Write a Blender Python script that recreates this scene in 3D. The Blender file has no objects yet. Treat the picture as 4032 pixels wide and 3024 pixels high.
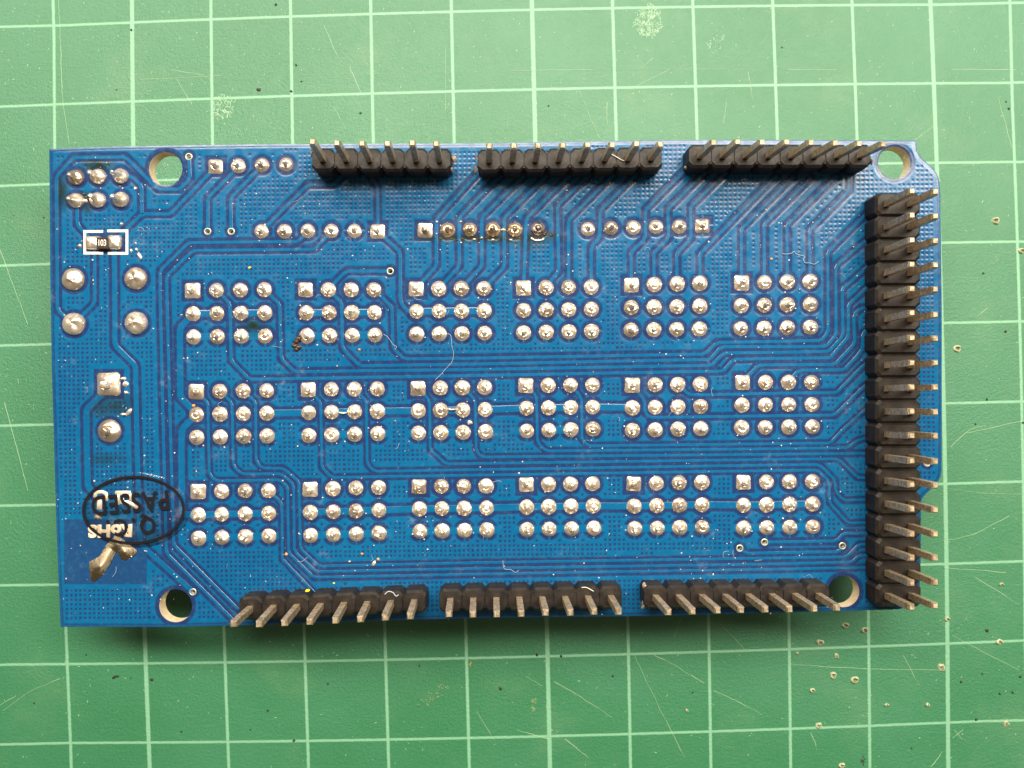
import bpy, bmesh, math, random
import numpy as np
from mathutils import Vector, Matrix, Quaternion, noise as mnoise

# =====================================================================
#  camera, world, lamps, exposure   (1 unit = 1 mm)
# =====================================================================
S = bpy.context.scene
S.unit_settings.system = 'METRIC'
S.unit_settings.scale_length = 0.001
CAM_Z = 90.8          # camera height above the mat
BT = 8.4              # height of the board's upper face
FPX = 2912.0          # focal length in survey units (26 mm on 36 mm, 4032 units wide)

cam_d = bpy.data.cameras.new('camera')
cam = bpy.data.objects.new('camera', cam_d)
S.collection.objects.link(cam)
cam.location = (0, 0, CAM_Z)
cam_d.lens = 26.0
cam_d.sensor_width = 36.0
cam_d.clip_start = 1.0
cam_d.clip_end = 4000.0
S.camera = cam

W = bpy.data.worlds.new('World')
S.world = W
W.use_nodes = True
bg = W.node_tree.nodes['Background']
bg.inputs[0].default_value = (1.0, 0.80, 0.54, 1)
bg.inputs[1].default_value = 0.155

S.view_settings.view_transform = 'Standard'
S.view_settings.look = 'None'
S.view_settings.exposure = 0.0
S.view_settings.gamma = 1.0


def area(name, d, elev, azim, sx, sy, rad, col):
    """rectangular lamp `d` mm from the board, aimed at it; `rad` = radiance"""
    l = bpy.data.lights.new(name, 'AREA')
    l.shape = 'RECTANGLE'
    l.size = sx
    l.size_y = sy
    l.energy = rad * math.pi * sx * sy
    l.color = col
    o = bpy.data.objects.new(name, l)
    S.collection.objects.link(o)
    e, a = math.radians(elev), math.radians(azim)
    v = Vector((math.cos(e) * math.sin(a), math.cos(e) * math.cos(a), math.sin(e)))
    o.location = v * d
    o.rotation_euler = v.to_track_quat('Z', 'Y').to_euler()
    return o


area('window_light', 420, 57, 11, 680, 110, 28.0, (1.0, 0.90, 0.76))

# =====================================================================
#  helpers
# =====================================================================
COL = S.collection
R = random.Random(7)


def wp(p, z=BT):
    """survey position (4032 x 3024 sheet) -> mm on the horizontal plane z"""
    k = FPX / (CAM_Z - z)
    return Vector(((p[0] - 2016) / k, (1512 - p[1]) / k, z))


KB = FPX / (CAM_Z - BT)

SHEETS = {'a1': (150, 500, 2.458), 'a2': (1000, 500, 2.458), 'a3': (1850, 500, 2.458), 'a4': (2650, 500, 1.8433),
          'b1': (150, 1100, 2.458), 'b2': (1000, 1100, 2.458), 'b3': (1850, 1100, 2.458), 'b4': (2650, 1300, 1.8433),
          'c1': (150, 1800, 2.458), 'c2': (1000, 1800, 2.458), 'c3': (1850, 1800, 2.458), 'c4': (2650, 1700, 1.8433),
          'f1': (3100, 800, 5.53), 'f2': (3100, 1100, 5.53), 'f3': (3100, 1400, 5.53), 'f4': (3100, 1700, 5.53),
          'f5': (3100, 2000, 5.53), 'g': (600, 1700, 3.16), 'k': (2650, 640, 3.16), 'd': (250, 1850, 3.687),
          'e': (1600, 820, 3.403), 'm1': (0, 0, 1.0972), 'm2': (2016, 0, 1.0972), 'm3': (0, 2400, 1.0972),
          'm4': (2016, 2400, 1.0972), 'mr': (3600, 500, 0.8295), 'o': (0, 0, 0.5486)}


def V(*seq):
    """V('a1', (x, y), ..., 'b1', (x, y), ...) -> list of survey positions"""
    out = []
    s = None
    for q in seq:
        if isinstance(q, str):
            s = SHEETS[q]
        else:
            out.append((s[0] + q[0] / s[2], s[1] + q[1] / s[2]))
    return out


def link(name, me, parent=None, loc=(0, 0, 0)):
    o = bpy.data.objects.new(name, me)
    COL.objects.link(o)
    o.location = loc
    if parent:
        o.parent = parent
    return o


def mesh_of(name, vs, fs, mat, smooth=False):
    me = bpy.data.meshes.new(name)
    me.from_pydata([tuple(v) for v in vs], [], fs)
    if isinstance(mat, (list, tuple)):
        for m in mat:
            me.materials.append(m)
    else:
        me.materials.append(mat)
    if smooth:
        me.polygons.foreach_set('use_smooth', [True] * len(me.polygons))
    me.update()
    return me


def tag(o, label=None, cat=None, group=None, kind=None):
    if label: o['label'] = label
    if cat: o['category'] = cat
    if group: o['group'] = group
    if kind: o['kind'] = kind
    return o


# ---- materials -------------------------------------------------------
def mat(name):
    m = bpy.data.materials.new(name)
    m.use_nodes = True
    nt = m.node_tree
    return m, nt, nt.nodes['Principled BSDF']


def N(nt, t, **kw):
    n = nt.nodes.new(t)
    for k, v in kw.items():
        if k.startswith('i_'):
            n.inputs[int(k[2:]) if k[2:].isdigit() else k[2:]].default_value = v
        else:
            setattr(n, k, v)
    return n


def L(nt, a, b):
    nt.links.new(a, b)


def mixc(nt, fac, a, b, mode='MIX'):
    n = nt.nodes.new('ShaderNodeMix')
    n.data_type = 'RGBA'
    n.blend_type = mode
    n.clamp_result = False
    for s, v in ((0, fac), (6, a), (7, b)):
        if isinstance(v, (int, float, tuple)):
            n.inputs[s].default_value = v
        else:
            L(nt, v, n.inputs[s])
    return n.outputs[2]


def math_(nt, op, a, b=None, c=None, clamp=False):
    n = nt.nodes.new('ShaderNodeMath')
    n.operation = op
    n.use_clamp = clamp
    for i, v in enumerate((a, b, c)):
        if v is None: continue
        if isinstance(v, (int, float)):
            n.inputs[i].default_value = v
        else:
            L(nt, v, n.inputs[i])
    return n.outputs[0]


def ramp(nt, v, a, b, lo=0.0, hi=1.0, smooth=True):
    n = nt.nodes.new('ShaderNodeMapRange')
    n.interpolation_type = 'SMOOTHSTEP' if smooth else 'LINEAR'
    L(nt, v, n.inputs[0])
    for i, q in ((1, a), (2, b), (3, lo), (4, hi)):
        if isinstance(q, (int, float)):
            n.inputs[i].default_value = q
        else:
            L(nt, q, n.inputs[i])
    return n.outputs[0]


def noise(nt, co, scale, detail=3.0, rough=0.5):
    n = nt.nodes.new('ShaderNodeTexNoise')
    n.inputs['Scale'].default_value = scale
    n.inputs['Detail'].default_value = detail
    n.inputs['Roughness'].default_value = rough
    L(nt, co, n.inputs['Vector'])
    return n.outputs[0]


def bump(nt, b, h, strength, dist, prev=None):
    n = nt.nodes.new('ShaderNodeBump')
    n.inputs['Strength'].default_value = strength
    n.inputs['Distance'].default_value = dist
    L(nt, h, n.inputs['Height'])
    if prev is not None:
        L(nt, prev, n.inputs['Normal'])
    if b is not None:
        L(nt, n.outputs[0], b.inputs['Normal'])
    return n.outputs[0]


def geo_pos(nt):
    return N(nt, 'ShaderNodeNewGeometry').outputs['Position']


# blue solder mask: attribute cu = copper under the lacquer, st = scorched flux
def mask_material():
    m, nt, b = mat('blue_solder_mask')
    pos = geo_pos(nt)
    cu = N(nt, 'ShaderNodeAttribute', attribute_name='cu').outputs['Fac']
    st = N(nt, 'ShaderNodeAttribute', attribute_name='st').outputs['Fac']
    n1 = noise(nt, pos, 0.09, 3)
    n2 = noise(nt, pos, 2.2, 4, 0.65)
    cop = mixc(nt, n1, (0.001, 0.074, 0.200, 1), (0.001, 0.116, 0.26, 1))
    bare = mixc(nt, n1, (0.009, 0.024, 0.098, 1), (0.014, 0.035, 0.12, 1))
    c = mixc(nt, cu, bare, cop)
    c = mixc(nt, ramp(nt, cu, -0.1, -0.8, 0, 1), c, (0.002, 0.026, 0.080, 1))
    c = mixc(nt, ramp(nt, n2, 0.45, 0.75, 0, 0.22), c, (0.03, 0.17, 0.34, 1))
    # rubbed, milky wear in patches
    w = math_(nt, 'MULTIPLY', ramp(nt, noise(nt, pos, 0.22, 4, 0.6), 0.56, 0.72), ramp(nt, noise(nt, pos, 1.3, 5, 0.7), 0.45, 0.7))
    c = mixc(nt, math_(nt, 'MULTIPLY', w, 0.22), c, (0.34, 0.42, 0.52, 1))
    s = math_(nt, 'MULTIPLY', st, ramp(nt, noise(nt, pos, 1.6, 4, 0.65), 0.22, 0.55, 0.25, 1.0), clamp=True)
    c = mixc(nt, s, c, (0.010, 0.020, 0.012, 1))
    L(nt, c, b.inputs['Base Color'])
    r = ramp(nt, noise(nt, pos, 0.8, 4, 0.7), 0.3, 0.75, 0.16, 0.34)
    L(nt, r, b.inputs['Roughness'])
    b.inputs['IOR'].default_value = 1.42
    p = bump(nt, None, noise(nt, pos, 1.1, 2), 0.25, 0.05)
    bump(nt, b, noise(nt, pos, 6, 4, 0.6), 0.35, 0.012, p)
    return m


def simple(name, col, rough=0.5, metal=0.0, var=None, vs=3.0, bmp=None, bs=8.0, bd=0.02):
    m, nt, b = mat(name)
    pos = geo_pos(nt)
    b.inputs['Base Color'].default_value = (*col, 1)
    b.inputs['Roughness'].default_value = rough
    b.inputs['Metallic'].default_value = metal
    if var:
        c = mixc(nt, ramp(nt, noise(nt, pos, vs, 4, 0.6), 0.35, 0.7), (*col, 1), (*var, 1))
        L(nt, c, b.inputs['Base Color'])
    if bmp:
        bump(nt, b, noise(nt, pos, bs, 4, 0.6), bmp, bd)
    return m


def solder_material(name='solder', ca=(0.97, 0.88, 0.76, 1), cb=(0.78, 0.62, 0.44, 1)):
    m, nt, b = mat(name)
    pos = geo_pos(nt)
    oi = N(nt, 'ShaderNodeObjectInfo')
    rnd = oi.outputs['Random']
    c = mixc(nt, ramp(nt, noise(nt, pos, 1.8, 4, 0.6), 0.40, 0.72), ca, cb)
    dull = ramp(nt, rnd, 0.75, 1.0, 0, 0.6)
    c = mixc(nt, dull, c, (0.46, 0.38, 0.30, 1))
    scorch = ramp(nt, noise(nt, pos, 0.16, 2), 0.60, 0.74, 0, 0.45)
    c = mixc(nt, scorch, c, (0.30, 0.19, 0.10, 1))
    L(nt, c, b.inputs['Base Color'])
    b.inputs['Metallic'].default_value = 0.80
    L(nt, ramp(nt, noise(nt, pos, 3.0, 4, 0.7), 0.3, 0.7, 0.24, 0.38), b.inputs['Roughness'])
    p = bump(nt, None, noise(nt, pos, 1.2, 1.5), 0.38, 0.08)
    bump(nt, b, noise(nt, pos, 6, 2, 0.6), 0.1, 0.012, p)
    return m


def plastic_material():
    m, nt, b = mat('black_header_plastic')
    pos = geo_pos(nt)
    c = mixc(nt, ramp(nt, noise(nt, pos, 0.8, 5, 0.65), 0.35, 0.7), (0.009, 0.007, 0.006, 1), (0.024, 0.017, 0.012, 1))
    sc = ramp(nt, noise(nt, pos, 3.4, 5, 0.75), 0.63, 0.72)
    c = mixc(nt, math_(nt, 'MULTIPLY', sc, 0.35), c, (0.40, 0.33, 0.27, 1))
    L(nt, c, b.inputs['Base Color'])
    L(nt, ramp(nt, noise(nt, pos, 1.4, 4, 0.7), 0.3, 0.7, 0.45, 0.62), b.inputs['Roughness'])
    b.inputs['IOR'].default_value = 1.42
    bump(nt, b, noise(nt, pos, 5, 5, 0.7), 0.5, 0.05)
    return m


def pin_material():
    m, nt, b = mat('gold_flashed_pin')
    pos = geo_pos(nt)
    c = mixc(nt, ramp(nt, noise(nt, pos, 2.5, 4, 0.7), 0.35, 0.65), (0.70, 0.56, 0.38, 1), (0.34, 0.25, 0.16, 1))
    L(nt, c, b.inputs['Base Color'])
    b.inputs['Metallic'].default_value = 0.55
    L(nt, ramp(nt, noise(nt, pos, 4, 4, 0.7), 0.3, 0.7, 0.25, 0.5), b.inputs['Roughness'])
    bump(nt, b, noise(nt, pos, 6, 4, 0.7), 0.3, 0.03)
    return m


def mat_material():
    """green cutting mat with a printed centimetre grid"""
    m, nt, b = mat('cutting_mat_green')
    pos = geo_pos(nt)
    sep = N(nt, 'ShaderNodeSeparateXYZ')
    L(nt, pos, sep.inputs[0])
    x, y = sep.outputs[0], sep.outputs[1]
    # the print is very slightly pulled outward towards the rim of the mat
    r2 = math_(nt, 'DIVIDE', math_(nt, 'ADD', math_(nt, 'MULTIPLY', x, x), math_(nt, 'MULTIPLY', y, y)), 8233.0)
    r2 = math_(nt, 'MINIMUM', r2, 0.6)
    f = math_(nt, 'MULTIPLY_ADD', r2, 0.0360, 1.0)
    nx = noise(nt, pos, 0.06, 1)
    xx = math_(nt, 'ADD', math_(nt, 'MULTIPLY', x, f), 57.4986)
    yy = math_(nt, 'SUBTRACT', math_(nt, 'MULTIPLY', y, f), 44.9471)
    ca, sa = math.cos(0.0237), math.sin(0.0237)
    gx = math_(nt, 'ADD', math_(nt, 'MULTIPLY', xx, ca), math_(nt, 'MULTIPLY', yy, sa))
    gy = math_(nt, 'SUBTRACT', math_(nt, 'MULTIPLY', yy, ca), math_(nt, 'MULTIPLY', xx, sa))
    jit = math_(nt, 'MULTIPLY_ADD', noise(nt, pos, 1.5, 3), 0.10, -0.05)

    def lines(v, pitch, off, half):
        t = math_(nt, 'ADD', v, jit)
        t = math_(nt, 'DIVIDE', math_(nt, 'SUBTRACT', t, off), pitch)
        t = math_(nt, 'SUBTRACT', t, math_(nt, 'FLOOR', t))
        t = math_(nt, 'SUBTRACT', 0.5, math_(nt, 'ABSOLUTE', math_(nt, 'SUBTRACT', t, 0.5)))
        t = math_(nt, 'MULTIPLY', t, pitch)
        return ramp(nt, t, half - 0.09, half + 0.08, 1, 0)

    a = lines(gx, 10, 0, 0.185)
    a2 = lines(gx, 50, 10, 0.26)
    h = lines(gy, 10, 0, 0.155)
    ln = math_(nt, 'MAXIMUM', math_(nt, 'MAXIMUM', a, a2), h)
    worn = ramp(nt, noise(nt, pos, 3.0, 5, 0.75), 0.62, 0.80, 1.0, 0.55)
    ln = math_(nt, 'MULTIPLY', ln, worn)
    base = mixc(nt, ramp(nt, noise(nt, pos, 0.035, 3, 0.6), 0.3, 0.7), (0.022, 0.165, 0.066, 1), (0.036, 0.190, 0.090, 1))
    # dusty haze in drifts, partly painting in the glare's pale wash, and fine flecks
    base = mixc(nt, ramp(nt, noise(nt, pos, 0.09, 5, 0.65), 0.50, 0.78, 0, 0.22), base, (0.17, 0.29, 0.14, 1))
    fl = ramp(nt, noise(nt, pos, 2.4, 6, 0.8), 0.66, 0.76, 0, 0.5)
    base = mixc(nt, fl, base, (0.40, 0.47, 0.30, 1))
    c = mixc(nt, ln, base, (0.185, 0.42, 0.26, 1))
    # small dark specks of grime
    vo = N(nt, 'ShaderNodeTexVoronoi')
    vo.inputs['Scale'].default_value = 0.24
    vo.inputs['Randomness'].default_value = 1.0
    L(nt, pos, vo.inputs['Vector'])
    spk = ramp(nt, math_(nt, 'ADD', vo.outputs['Distance'], math_(nt, 'MULTIPLY', noise(nt, pos, 1.9, 3), 0.12)), 0.062, 0.085, 0.7, 0)
    c = mixc(nt, spk, c, (0.03, 0.035, 0.02, 1))
    L(nt, c, b.inputs['Base Color'])
    L(nt, ramp(nt, noise(nt, pos, 0.6, 4, 0.7), 0.3, 0.7, 0.37, 0.45), b.inputs['Roughness'])
    b.inputs['IOR'].default_value = 1.7
    p = bump(nt, None, noise(nt, pos, 2.6, 6, 0.8), 0.8, 0.14)
    p = bump(nt, None, noise(nt, pos, 9, 3, 0.6), 0.35, 0.03, p)
    bump(nt, b, ln, 0.4, 0.03, p)
    return m


M_MASK = mask_material()
M_SOLD = solder_material()
M_SOLB = solder_material('flux_browned_solder', (0.82, 0.64, 0.44, 1), (0.26, 0.15, 0.08, 1))
M_SOLK = solder_material('scorched_solder', (0.50, 0.42, 0.36, 1), (0.06, 0.05, 0.045, 1))
M_TORN = simple('torn_plastic', (0.10, 0.075, 0.055), 0.5, var=(0.42, 0.34, 0.27), vs=2.2, bmp=0.8, bs=4, bd=0.1)
M_PLAS = plastic_material()
M_PIN = pin_material()
M_MAT = mat_material()
M_FR4 = simple('fibreglass_edge', (0.62, 0.50, 0.33), 0.7, var=(0.74, 0.64, 0.46), vs=2.0, bmp=0.3)
M_BACK = simple('blue_board_underside', (0.008, 0.06, 0.2), 0.45, var=(0.012, 0.09, 0.26))
M_SILK = simple('white_silkscreen', (0.80, 0.76, 0.66), 0.6, var=(0.66, 0.60, 0.48), vs=4, bmp=0.3)
M_RES = simple('black_resistor_glaze', (0.025, 0.02, 0.018), 0.3, var=(0.05, 0.04, 0.03))
M_INK = simple('black_sticker_ink', (0.008, 0.007, 0.010), 0.35)
M_LINT = simple('white_lint', (0.46, 0.51, 0.58), 0.8)
M_DUST = simple('pale_dust', (0.78, 0.74, 0.70), 0.7, var=(0.55, 0.42, 0.32), vs=0.6)
M_YEL = simple('yellow_paint', (0.80, 0.72, 0.02), 0.5)
M_ORA = simple('amber_flux', (0.62, 0.27, 0.05), 0.25, var=(0.75, 0.4, 0.1))
M_CHAR = simple('charred_flux', (0.022, 0.018, 0.012), 0.18, var=(0.10, 0.05, 0.02), vs=3, bmp=0.8, bs=6, bd=0.1)
M_TIN = simple('tinned_copper', (0.98, 0.86, 0.66), 0.36, 0.3, var=(0.90, 0.74, 0.50), vs=0.9, bmp=0.5, bs=2.5, bd=0.08)
M_MARK = simple('tinned_mark_metal', (0.95, 0.82, 0.60), 0.34, 0.35, var=(0.84, 0.66, 0.43), vs=0.7, bmp=0.5, bs=1.6, bd=0.10)
M_RING = simple('via_ring', (0.42, 0.50, 0.36), 0.4, 0.5)
M_BURR = simple('pale_burr', (0.36, 0.46, 0.28), 0.6, var=(0.24, 0.36, 0.19), vs=1.5, bmp=0.6, bs=3)
M_SCUF = simple('scuffed_green', (0.42, 0.56, 0.40), 0.45, var=(0.20, 0.42, 0.24), vs=1.5)
M_RIM = simple('torn_pit_rim', (0.46, 0.46, 0.31), 0.5, var=(0.22, 0.27, 0.13), vs=2.5, bmp=0.6, bs=3)
M_PITD = simple('pit_shade_green', (0.09, 0.13, 0.06), 0.7, var=(0.16, 0.17, 0.08), vs=4)
M_RUST = simple('rusty_smear', (0.30, 0.26, 0.11), 0.7, var=(0.12, 0.26, 0.10), vs=2)
M_BLACK = simple('black_grit', (0.018, 0.016, 0.012), 0.6)
M_BENCH = simple('bench_top', (0.30, 0.24, 0.18), 0.5, var=(0.36, 0.29, 0.22), vs=0.05, bmp=0.2, bs=0.5)


def film_material():
    m = bpy.data.materials.new('clear_sticker_film')
    m.use_nodes = True
    nt = m.node_tree
    nt.nodes.clear()
    out = N(nt, 'ShaderNodeOutputMaterial')
    tr = N(nt, 'ShaderNodeBsdfTransparent')
    tr.inputs[0].default_value = (0.985, 0.985, 0.99, 1)
    gl = N(nt, 'ShaderNodeBsdfGlossy')
    gl.inputs['Roughness'].default_value = 0.12
    gl.inputs['Color'].default_value = (0.9, 0.9, 0.9, 1)
    df = N(nt, 'ShaderNodeBsdfDiffuse')
    df.inputs[0].default_value = (0.6, 0.62, 0.7, 1)
    fr = N(nt, 'ShaderNodeFresnel', i_0=1.45)
    pos = geo_pos(nt)
    bn = bump(nt, None, noise(nt, pos, 0.7, 3), 0.5, 0.15)
    L(nt, bn, gl.inputs['Normal'])
    m1 = N(nt, 'ShaderNodeMixShader')
    L(nt, ramp(nt, noise(nt, pos, 0.5, 5, 0.7), 0.50, 0.72, 0.0, 0.10), m1.inputs[0])
    L(nt, tr.outputs[0], m1.inputs[1])
    L(nt, df.outputs[0], m1.inputs[2])
    m2 = N(nt, 'ShaderNodeMixShader')
    L(nt, math_(nt, 'MULTIPLY', fr.outputs[0], 0.7), m2.inputs[0])
    L(nt, m1.outputs[0], m2.inputs[1])
    L(nt, gl.outputs[0], m2.inputs[2])
    L(nt, m2.outputs[0], out.inputs[0])
    return m


M_FILM = film_material()


# ---- mesh helpers -----------------------------------------------------
def ribbon(pts, w, z0, h, slope=0.25, closed=False):
    """mitred strip with sloping flanks along mm points; returns verts, faces, edge flags"""
    n = len(pts)
    P = [Vector((p[0], p[1])) for p in pts]
    vs, fs, cu = [], [], []
    for i in range(n):
        if closed:
            a, b_, c_ = P[i - 1], P[i], P[(i + 1) % n]
        else:
            a, b_, c_ = P[max(i - 1, 0)], P[i], P[min(i + 1, n - 1)]
        d1 = (b_ - a).normalized() if (b_ - a).length > 1e-9 else (c_ - b_).normalized()
        d2 = (c_ - b_).normalized() if (c_ - b_).length > 1e-9 else d1
        t = (d1 + d2)
        t = t.normalized() if t.length > 1e-6 else d1
        nrm = Vector((-t.y, t.x))
        m_ = 1.0 / max(0.45, nrm.dot(Vector((-d1.y, d1.x))))
        for k, (u, zz, q) in enumerate(((-0.5, 0, 0.25), (-0.5 + slope * 0.3, h, 1), (0.5 - slope * 0.3, h, 1), (0.5, 0, 0.25))):
            v = b_ + nrm * (u * w * m_)
            vs.append((v.x, v.y, z0 + zz))
            cu.append(q)
    m = n if closed else n - 1
    for i in range(m):
        j = (i + 1) % n
        for k in range(3):
            fs.append((i * 4 + k, i * 4 + k + 1, j * 4 + k + 1, j * 4 + k))
    if not closed:
        fs.append((3, 2, 1, 0))
        e = (n - 1) * 4
        fs.append((e, e + 1, e + 2, e + 3))
    fs = [tuple(reversed(f)) for f in fs]
    return vs, fs, cu


def chain(pts, w, z0, h, mat_, name, parent=None, slope=0.6, closed=False, smooth=True):
    vs, fs, _ = ribbon(pts, w, z0, h, slope, closed)
    return link(name, mesh_of(name, vs, fs, mat_, smooth), parent)


def tube_verts(pts, r, sides=5):
    vs, fs = [], []
    n = len(pts)
    for i, p in enumerate(pts):
        a = pts[max(i - 1, 0)]
        c = pts[min(i + 1, n - 1)]
        d = (c - a).normalized()
        u = d.cross(Vector((0, 0, 1)))
        u = u.normalized() if u.length > 1e-6 else Vector((1, 0, 0))
        w = d.cross(u)
        rr = r * (0.55 if i in (0, n - 1) else 1.0)
        for k in range(sides):
            t = 2 * math.pi * k / sides
            vs.append(p + u * math.cos(t) * rr + w * math.sin(t) * rr)
    for i in range(n - 1):
        for k in range(sides):
            k2 = (k + 1) % sides
            fs.append((i * sides + k, i * sides + k2, (i + 1) * sides + k2, (i + 1) * sides + k))
    fs.append(tuple(range(sides - 1, -1, -1)))
    fs.append(tuple(range((n - 1) * sides, n * sides)))
    return vs, fs


def smooth_path(pts, sub=5):
    """Catmull-Rom through points"""
    out = []
    n = len(pts)
    for i in range(n - 1):
        p0, p1, p2, p3 = pts[max(i - 1, 0)], pts[i], pts[i + 1], pts[min(i + 2, n - 1)]
        for k in range(sub):
            t = k / sub
            out.append(0.5 * ((2 * p1) + (p2 - p0) * t + (2 * p0 - 5 * p1 + 4 * p2 - p3) * t * t + (3 * p1 - p0 - 3 * p2 + p3) * t ** 3))
    out.append(pts[-1])
    return out


def blob(c, rx, ry, rz, seed, sides=8, rings=4, rough=0.25, ang=0.0):
    """flattened irregular pebble sitting on z = c.z"""
    vs, fs = [], []
    rr = random.Random(seed)
    for i in range(rings):
        ph = (i / (rings)) * math.pi / 2
        for k in range(sides):
            t = 2 * math.pi * k / sides
            q = 1 + (rr.random() - 0.5) * rough
            x, y = rx * math.cos(ph) * math.cos(t) * q, ry * math.cos(ph) * math.sin(t) * q
            vs.append((c[0] + x * math.cos(ang) - y * math.sin(ang), c[1] + x * math.sin(ang) + y * math.cos(ang), c[2] + rz * math.sin(ph)))
    vs.append((c[0], c[1], c[2] + rz))
    for i in range(rings - 1):
        for k in range(sides):
            k2 = (k + 1) % sides
            fs.append((i * sides + k, i * sides + k2, (i + 1) * sides + k2, (i + 1) * sides + k))
    t = len(vs) - 1
    b0 = (rings - 1) * sides
    for k in range(sides):
        fs.append((b0 + k, b0 + (k + 1) % sides, t))
    return vs, fs


class Bag:
    def __init__(self):
        self.v, self.f = [], []

    def add(self, vf):
        o = len(self.v)
        self.v += [tuple(q) for q in vf[0]]
        self.f += [tuple(i + o for i in f) for f in vf[1]]

    def build(self, name, m, parent=None, smooth=False):
        return link(name, mesh_of(name, self.v, self.f, m, smooth), parent)


# =====================================================================
#  bench and cutting mat
# =====================================================================
def box_vf(x0, x1, y0, y1, z0, z1):
    vs = [(x0, y0, z0), (x1, y0, z0), (x1, y1, z0), (x0, y1, z0), (x0, y0, z1), (x1, y0, z1), (x1, y1, z1), (x0, y1, z1)]
    fs = [(3, 2, 1, 0), (4, 5, 6, 7), (0, 1, 5, 4), (1, 2, 6, 5), (2, 3, 7, 6), (3, 0, 4, 7)]
    return vs, fs


bench = Bag()
bench.add(box_vf(-600, 600, -400, 400, -43, -3))
tag(bench.build('bench_top', M_BENCH), kind='structure')

matb = Bag()
matb.add(box_vf(-150, 150, -110, 110, -2.996, 0))
cmat = matb.build('cutting_mat', M_MAT)
tag(cmat, 'green cutting mat with a pale printed square grid lying under the blue circuit board', 'cutting mat')

# knife scratches: narrow raised burrs with their own shape
SCR = [('m4', (180, 310), (300, 380), (430, 465)), ('m4', (530, 200), (620, 390), (745, 640)), ('m4', (590, 185), (700, 240), (830, 320)),
       ('m4', (870, 350), (970, 395), (1080, 455)), ('m4', (1200, 235), (1500, 255), (1850, 262)), ('m4', (60, 290), (130, 330)),
       ('m4', (730, 40), (700, 120)), ('m4', (1900, 110), (2030, 180), (2190, 260)), ('m4', (900, 60), (1010, 175)),
       ('m4', (1290, 530), (1315, 590)), ('m4', (1905, 555), (1950, 520)), ('m4', (1910, 520), (1945, 560)), ('m4', (1810, 680), (1860, 615)),
       ('m4', (1690, 200), (1760, 330)), ('m4', (20, 520), (160, 560)), ('m4', (230, 560), (330, 640)),
       ('m3', (0, 412), (70, 372)), ('m3', (10, 440), (130, 355), (260, 300)), ('m3', (2060, 440), (2130, 560)),
       ('m1', (252, 0), (262, 200), (270, 420), (300, 620)), ('m1', (760, 340), (830, 450)), ('m1', (1400, 110), (1460, 250)),
       ('m1', (1440, 460), (1495, 560)), ('m1', (1925, 210), (1925, 480)), ('m1', (740, 300), (880, 325)), ('m1', (600, 345), (1000, 325)),
       ('m1', (1262, 322), (1940, 318)), ('m1', (1510, 290), (1560, 400)), ('m2', (290, 390), (380, 600)), ('m2', (1020, 310), (1040, 430)),
       ('m2', (410, 440), (412, 540)), ('m2', (1740, 605), (1840, 530)), ('m2', (2100, 420), (2160, 640)), ('m2', (0, 305), (700, 298)),
       ('m2', (700, 298), (1400, 300)), ('m2', (925, 440), (915, 530)), ('m2', (560, 290), (610, 250)), ('m2', (540, 370), (680, 300)),
       ('m2', (1900, 300), (2180, 300)), ('mr', (120, 1045), (180, 990), (235, 975)), ('mr', (105, 1350), (190, 1330), (310, 1270)),
       ('mr', (110, 1180), (220, 1195), (350, 1200)), ('mr', (205, 620), (240, 590)), ('mr', (100, 1440), (300, 1455)),
       ('mr', (170, 1000), (350, 960)), ('mr', (200, 1470), (340, 1560)), ('o', (0, 540), (60, 700)), ('o', (10, 870), (60, 1060))]
for i, s in enumerate(SCR):
    pts = [wp(p, 0) for p in V(*s)]
    pts = smooth_path(pts, 6)
    bag = Bag()
    # broken burr: runs with little gaps
    rr = random.Random(i)
    k = 0
    while k < len(pts) - 1:
        n = rr.randint(2, 5)
        seg = pts[k:k + n + 1]
        if len(seg) > 1:
            j = [Vector((p.x + rr.uniform(-.05, .05), p.y + rr.uniform(-.05, .05), 0)) for p in seg]
            v, f, _ = ribbon(j, rr.uniform(0.025, 0.065), 0.001, 0.02, 0.9)
            bag.add((v, f))
        k += n
    bag.build('scratch', M_BURR, cmat)


def pit(c, r, seed, parent):
    """a punctured crater: torn raised rim around a sunken dark middle"""
    rr = random.Random(seed)
    vs, fs = [], []
    sides = 12
    q = [1 + rr.uniform(-.22, .22) for _ in range(sides)]
    prof = ((1.25, 0.002), (1.02, 0.16), (0.72, 0.20), (0.45, 0.03), (0.12, 0.012))
    ex = rr.uniform(0.7, 1.1)
    for (pr, z) in prof:
        for k in range(sides):
            t = 2 * math.pi * k / sides
            zz = z * (1 + 0.6 * math.sin(t * 2 + seed))
            vs.append((c.x + r * pr * q[k] * math.cos(t), c.y + r * ex * pr * q[k] * math.sin(t), max(zz, 0.002)))
    for i in range(len(prof) - 1):
        for k in range(sides):
            k2 = (k + 1) % sides
            fs.append((i * sides + k, i * sides + k2, (i + 1) * sides + k2, (i + 1) * sides + k))
    fs.append(tuple(range(4 * sides, 5 * sides)))
    me = mesh_of('pit', vs, fs, [M_RIM, M_PITD], True)
    for p in me.polygons:
        if p.index >= 2 * sides:
            p.material_index = 1
    return link('pit', me, parent)


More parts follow.
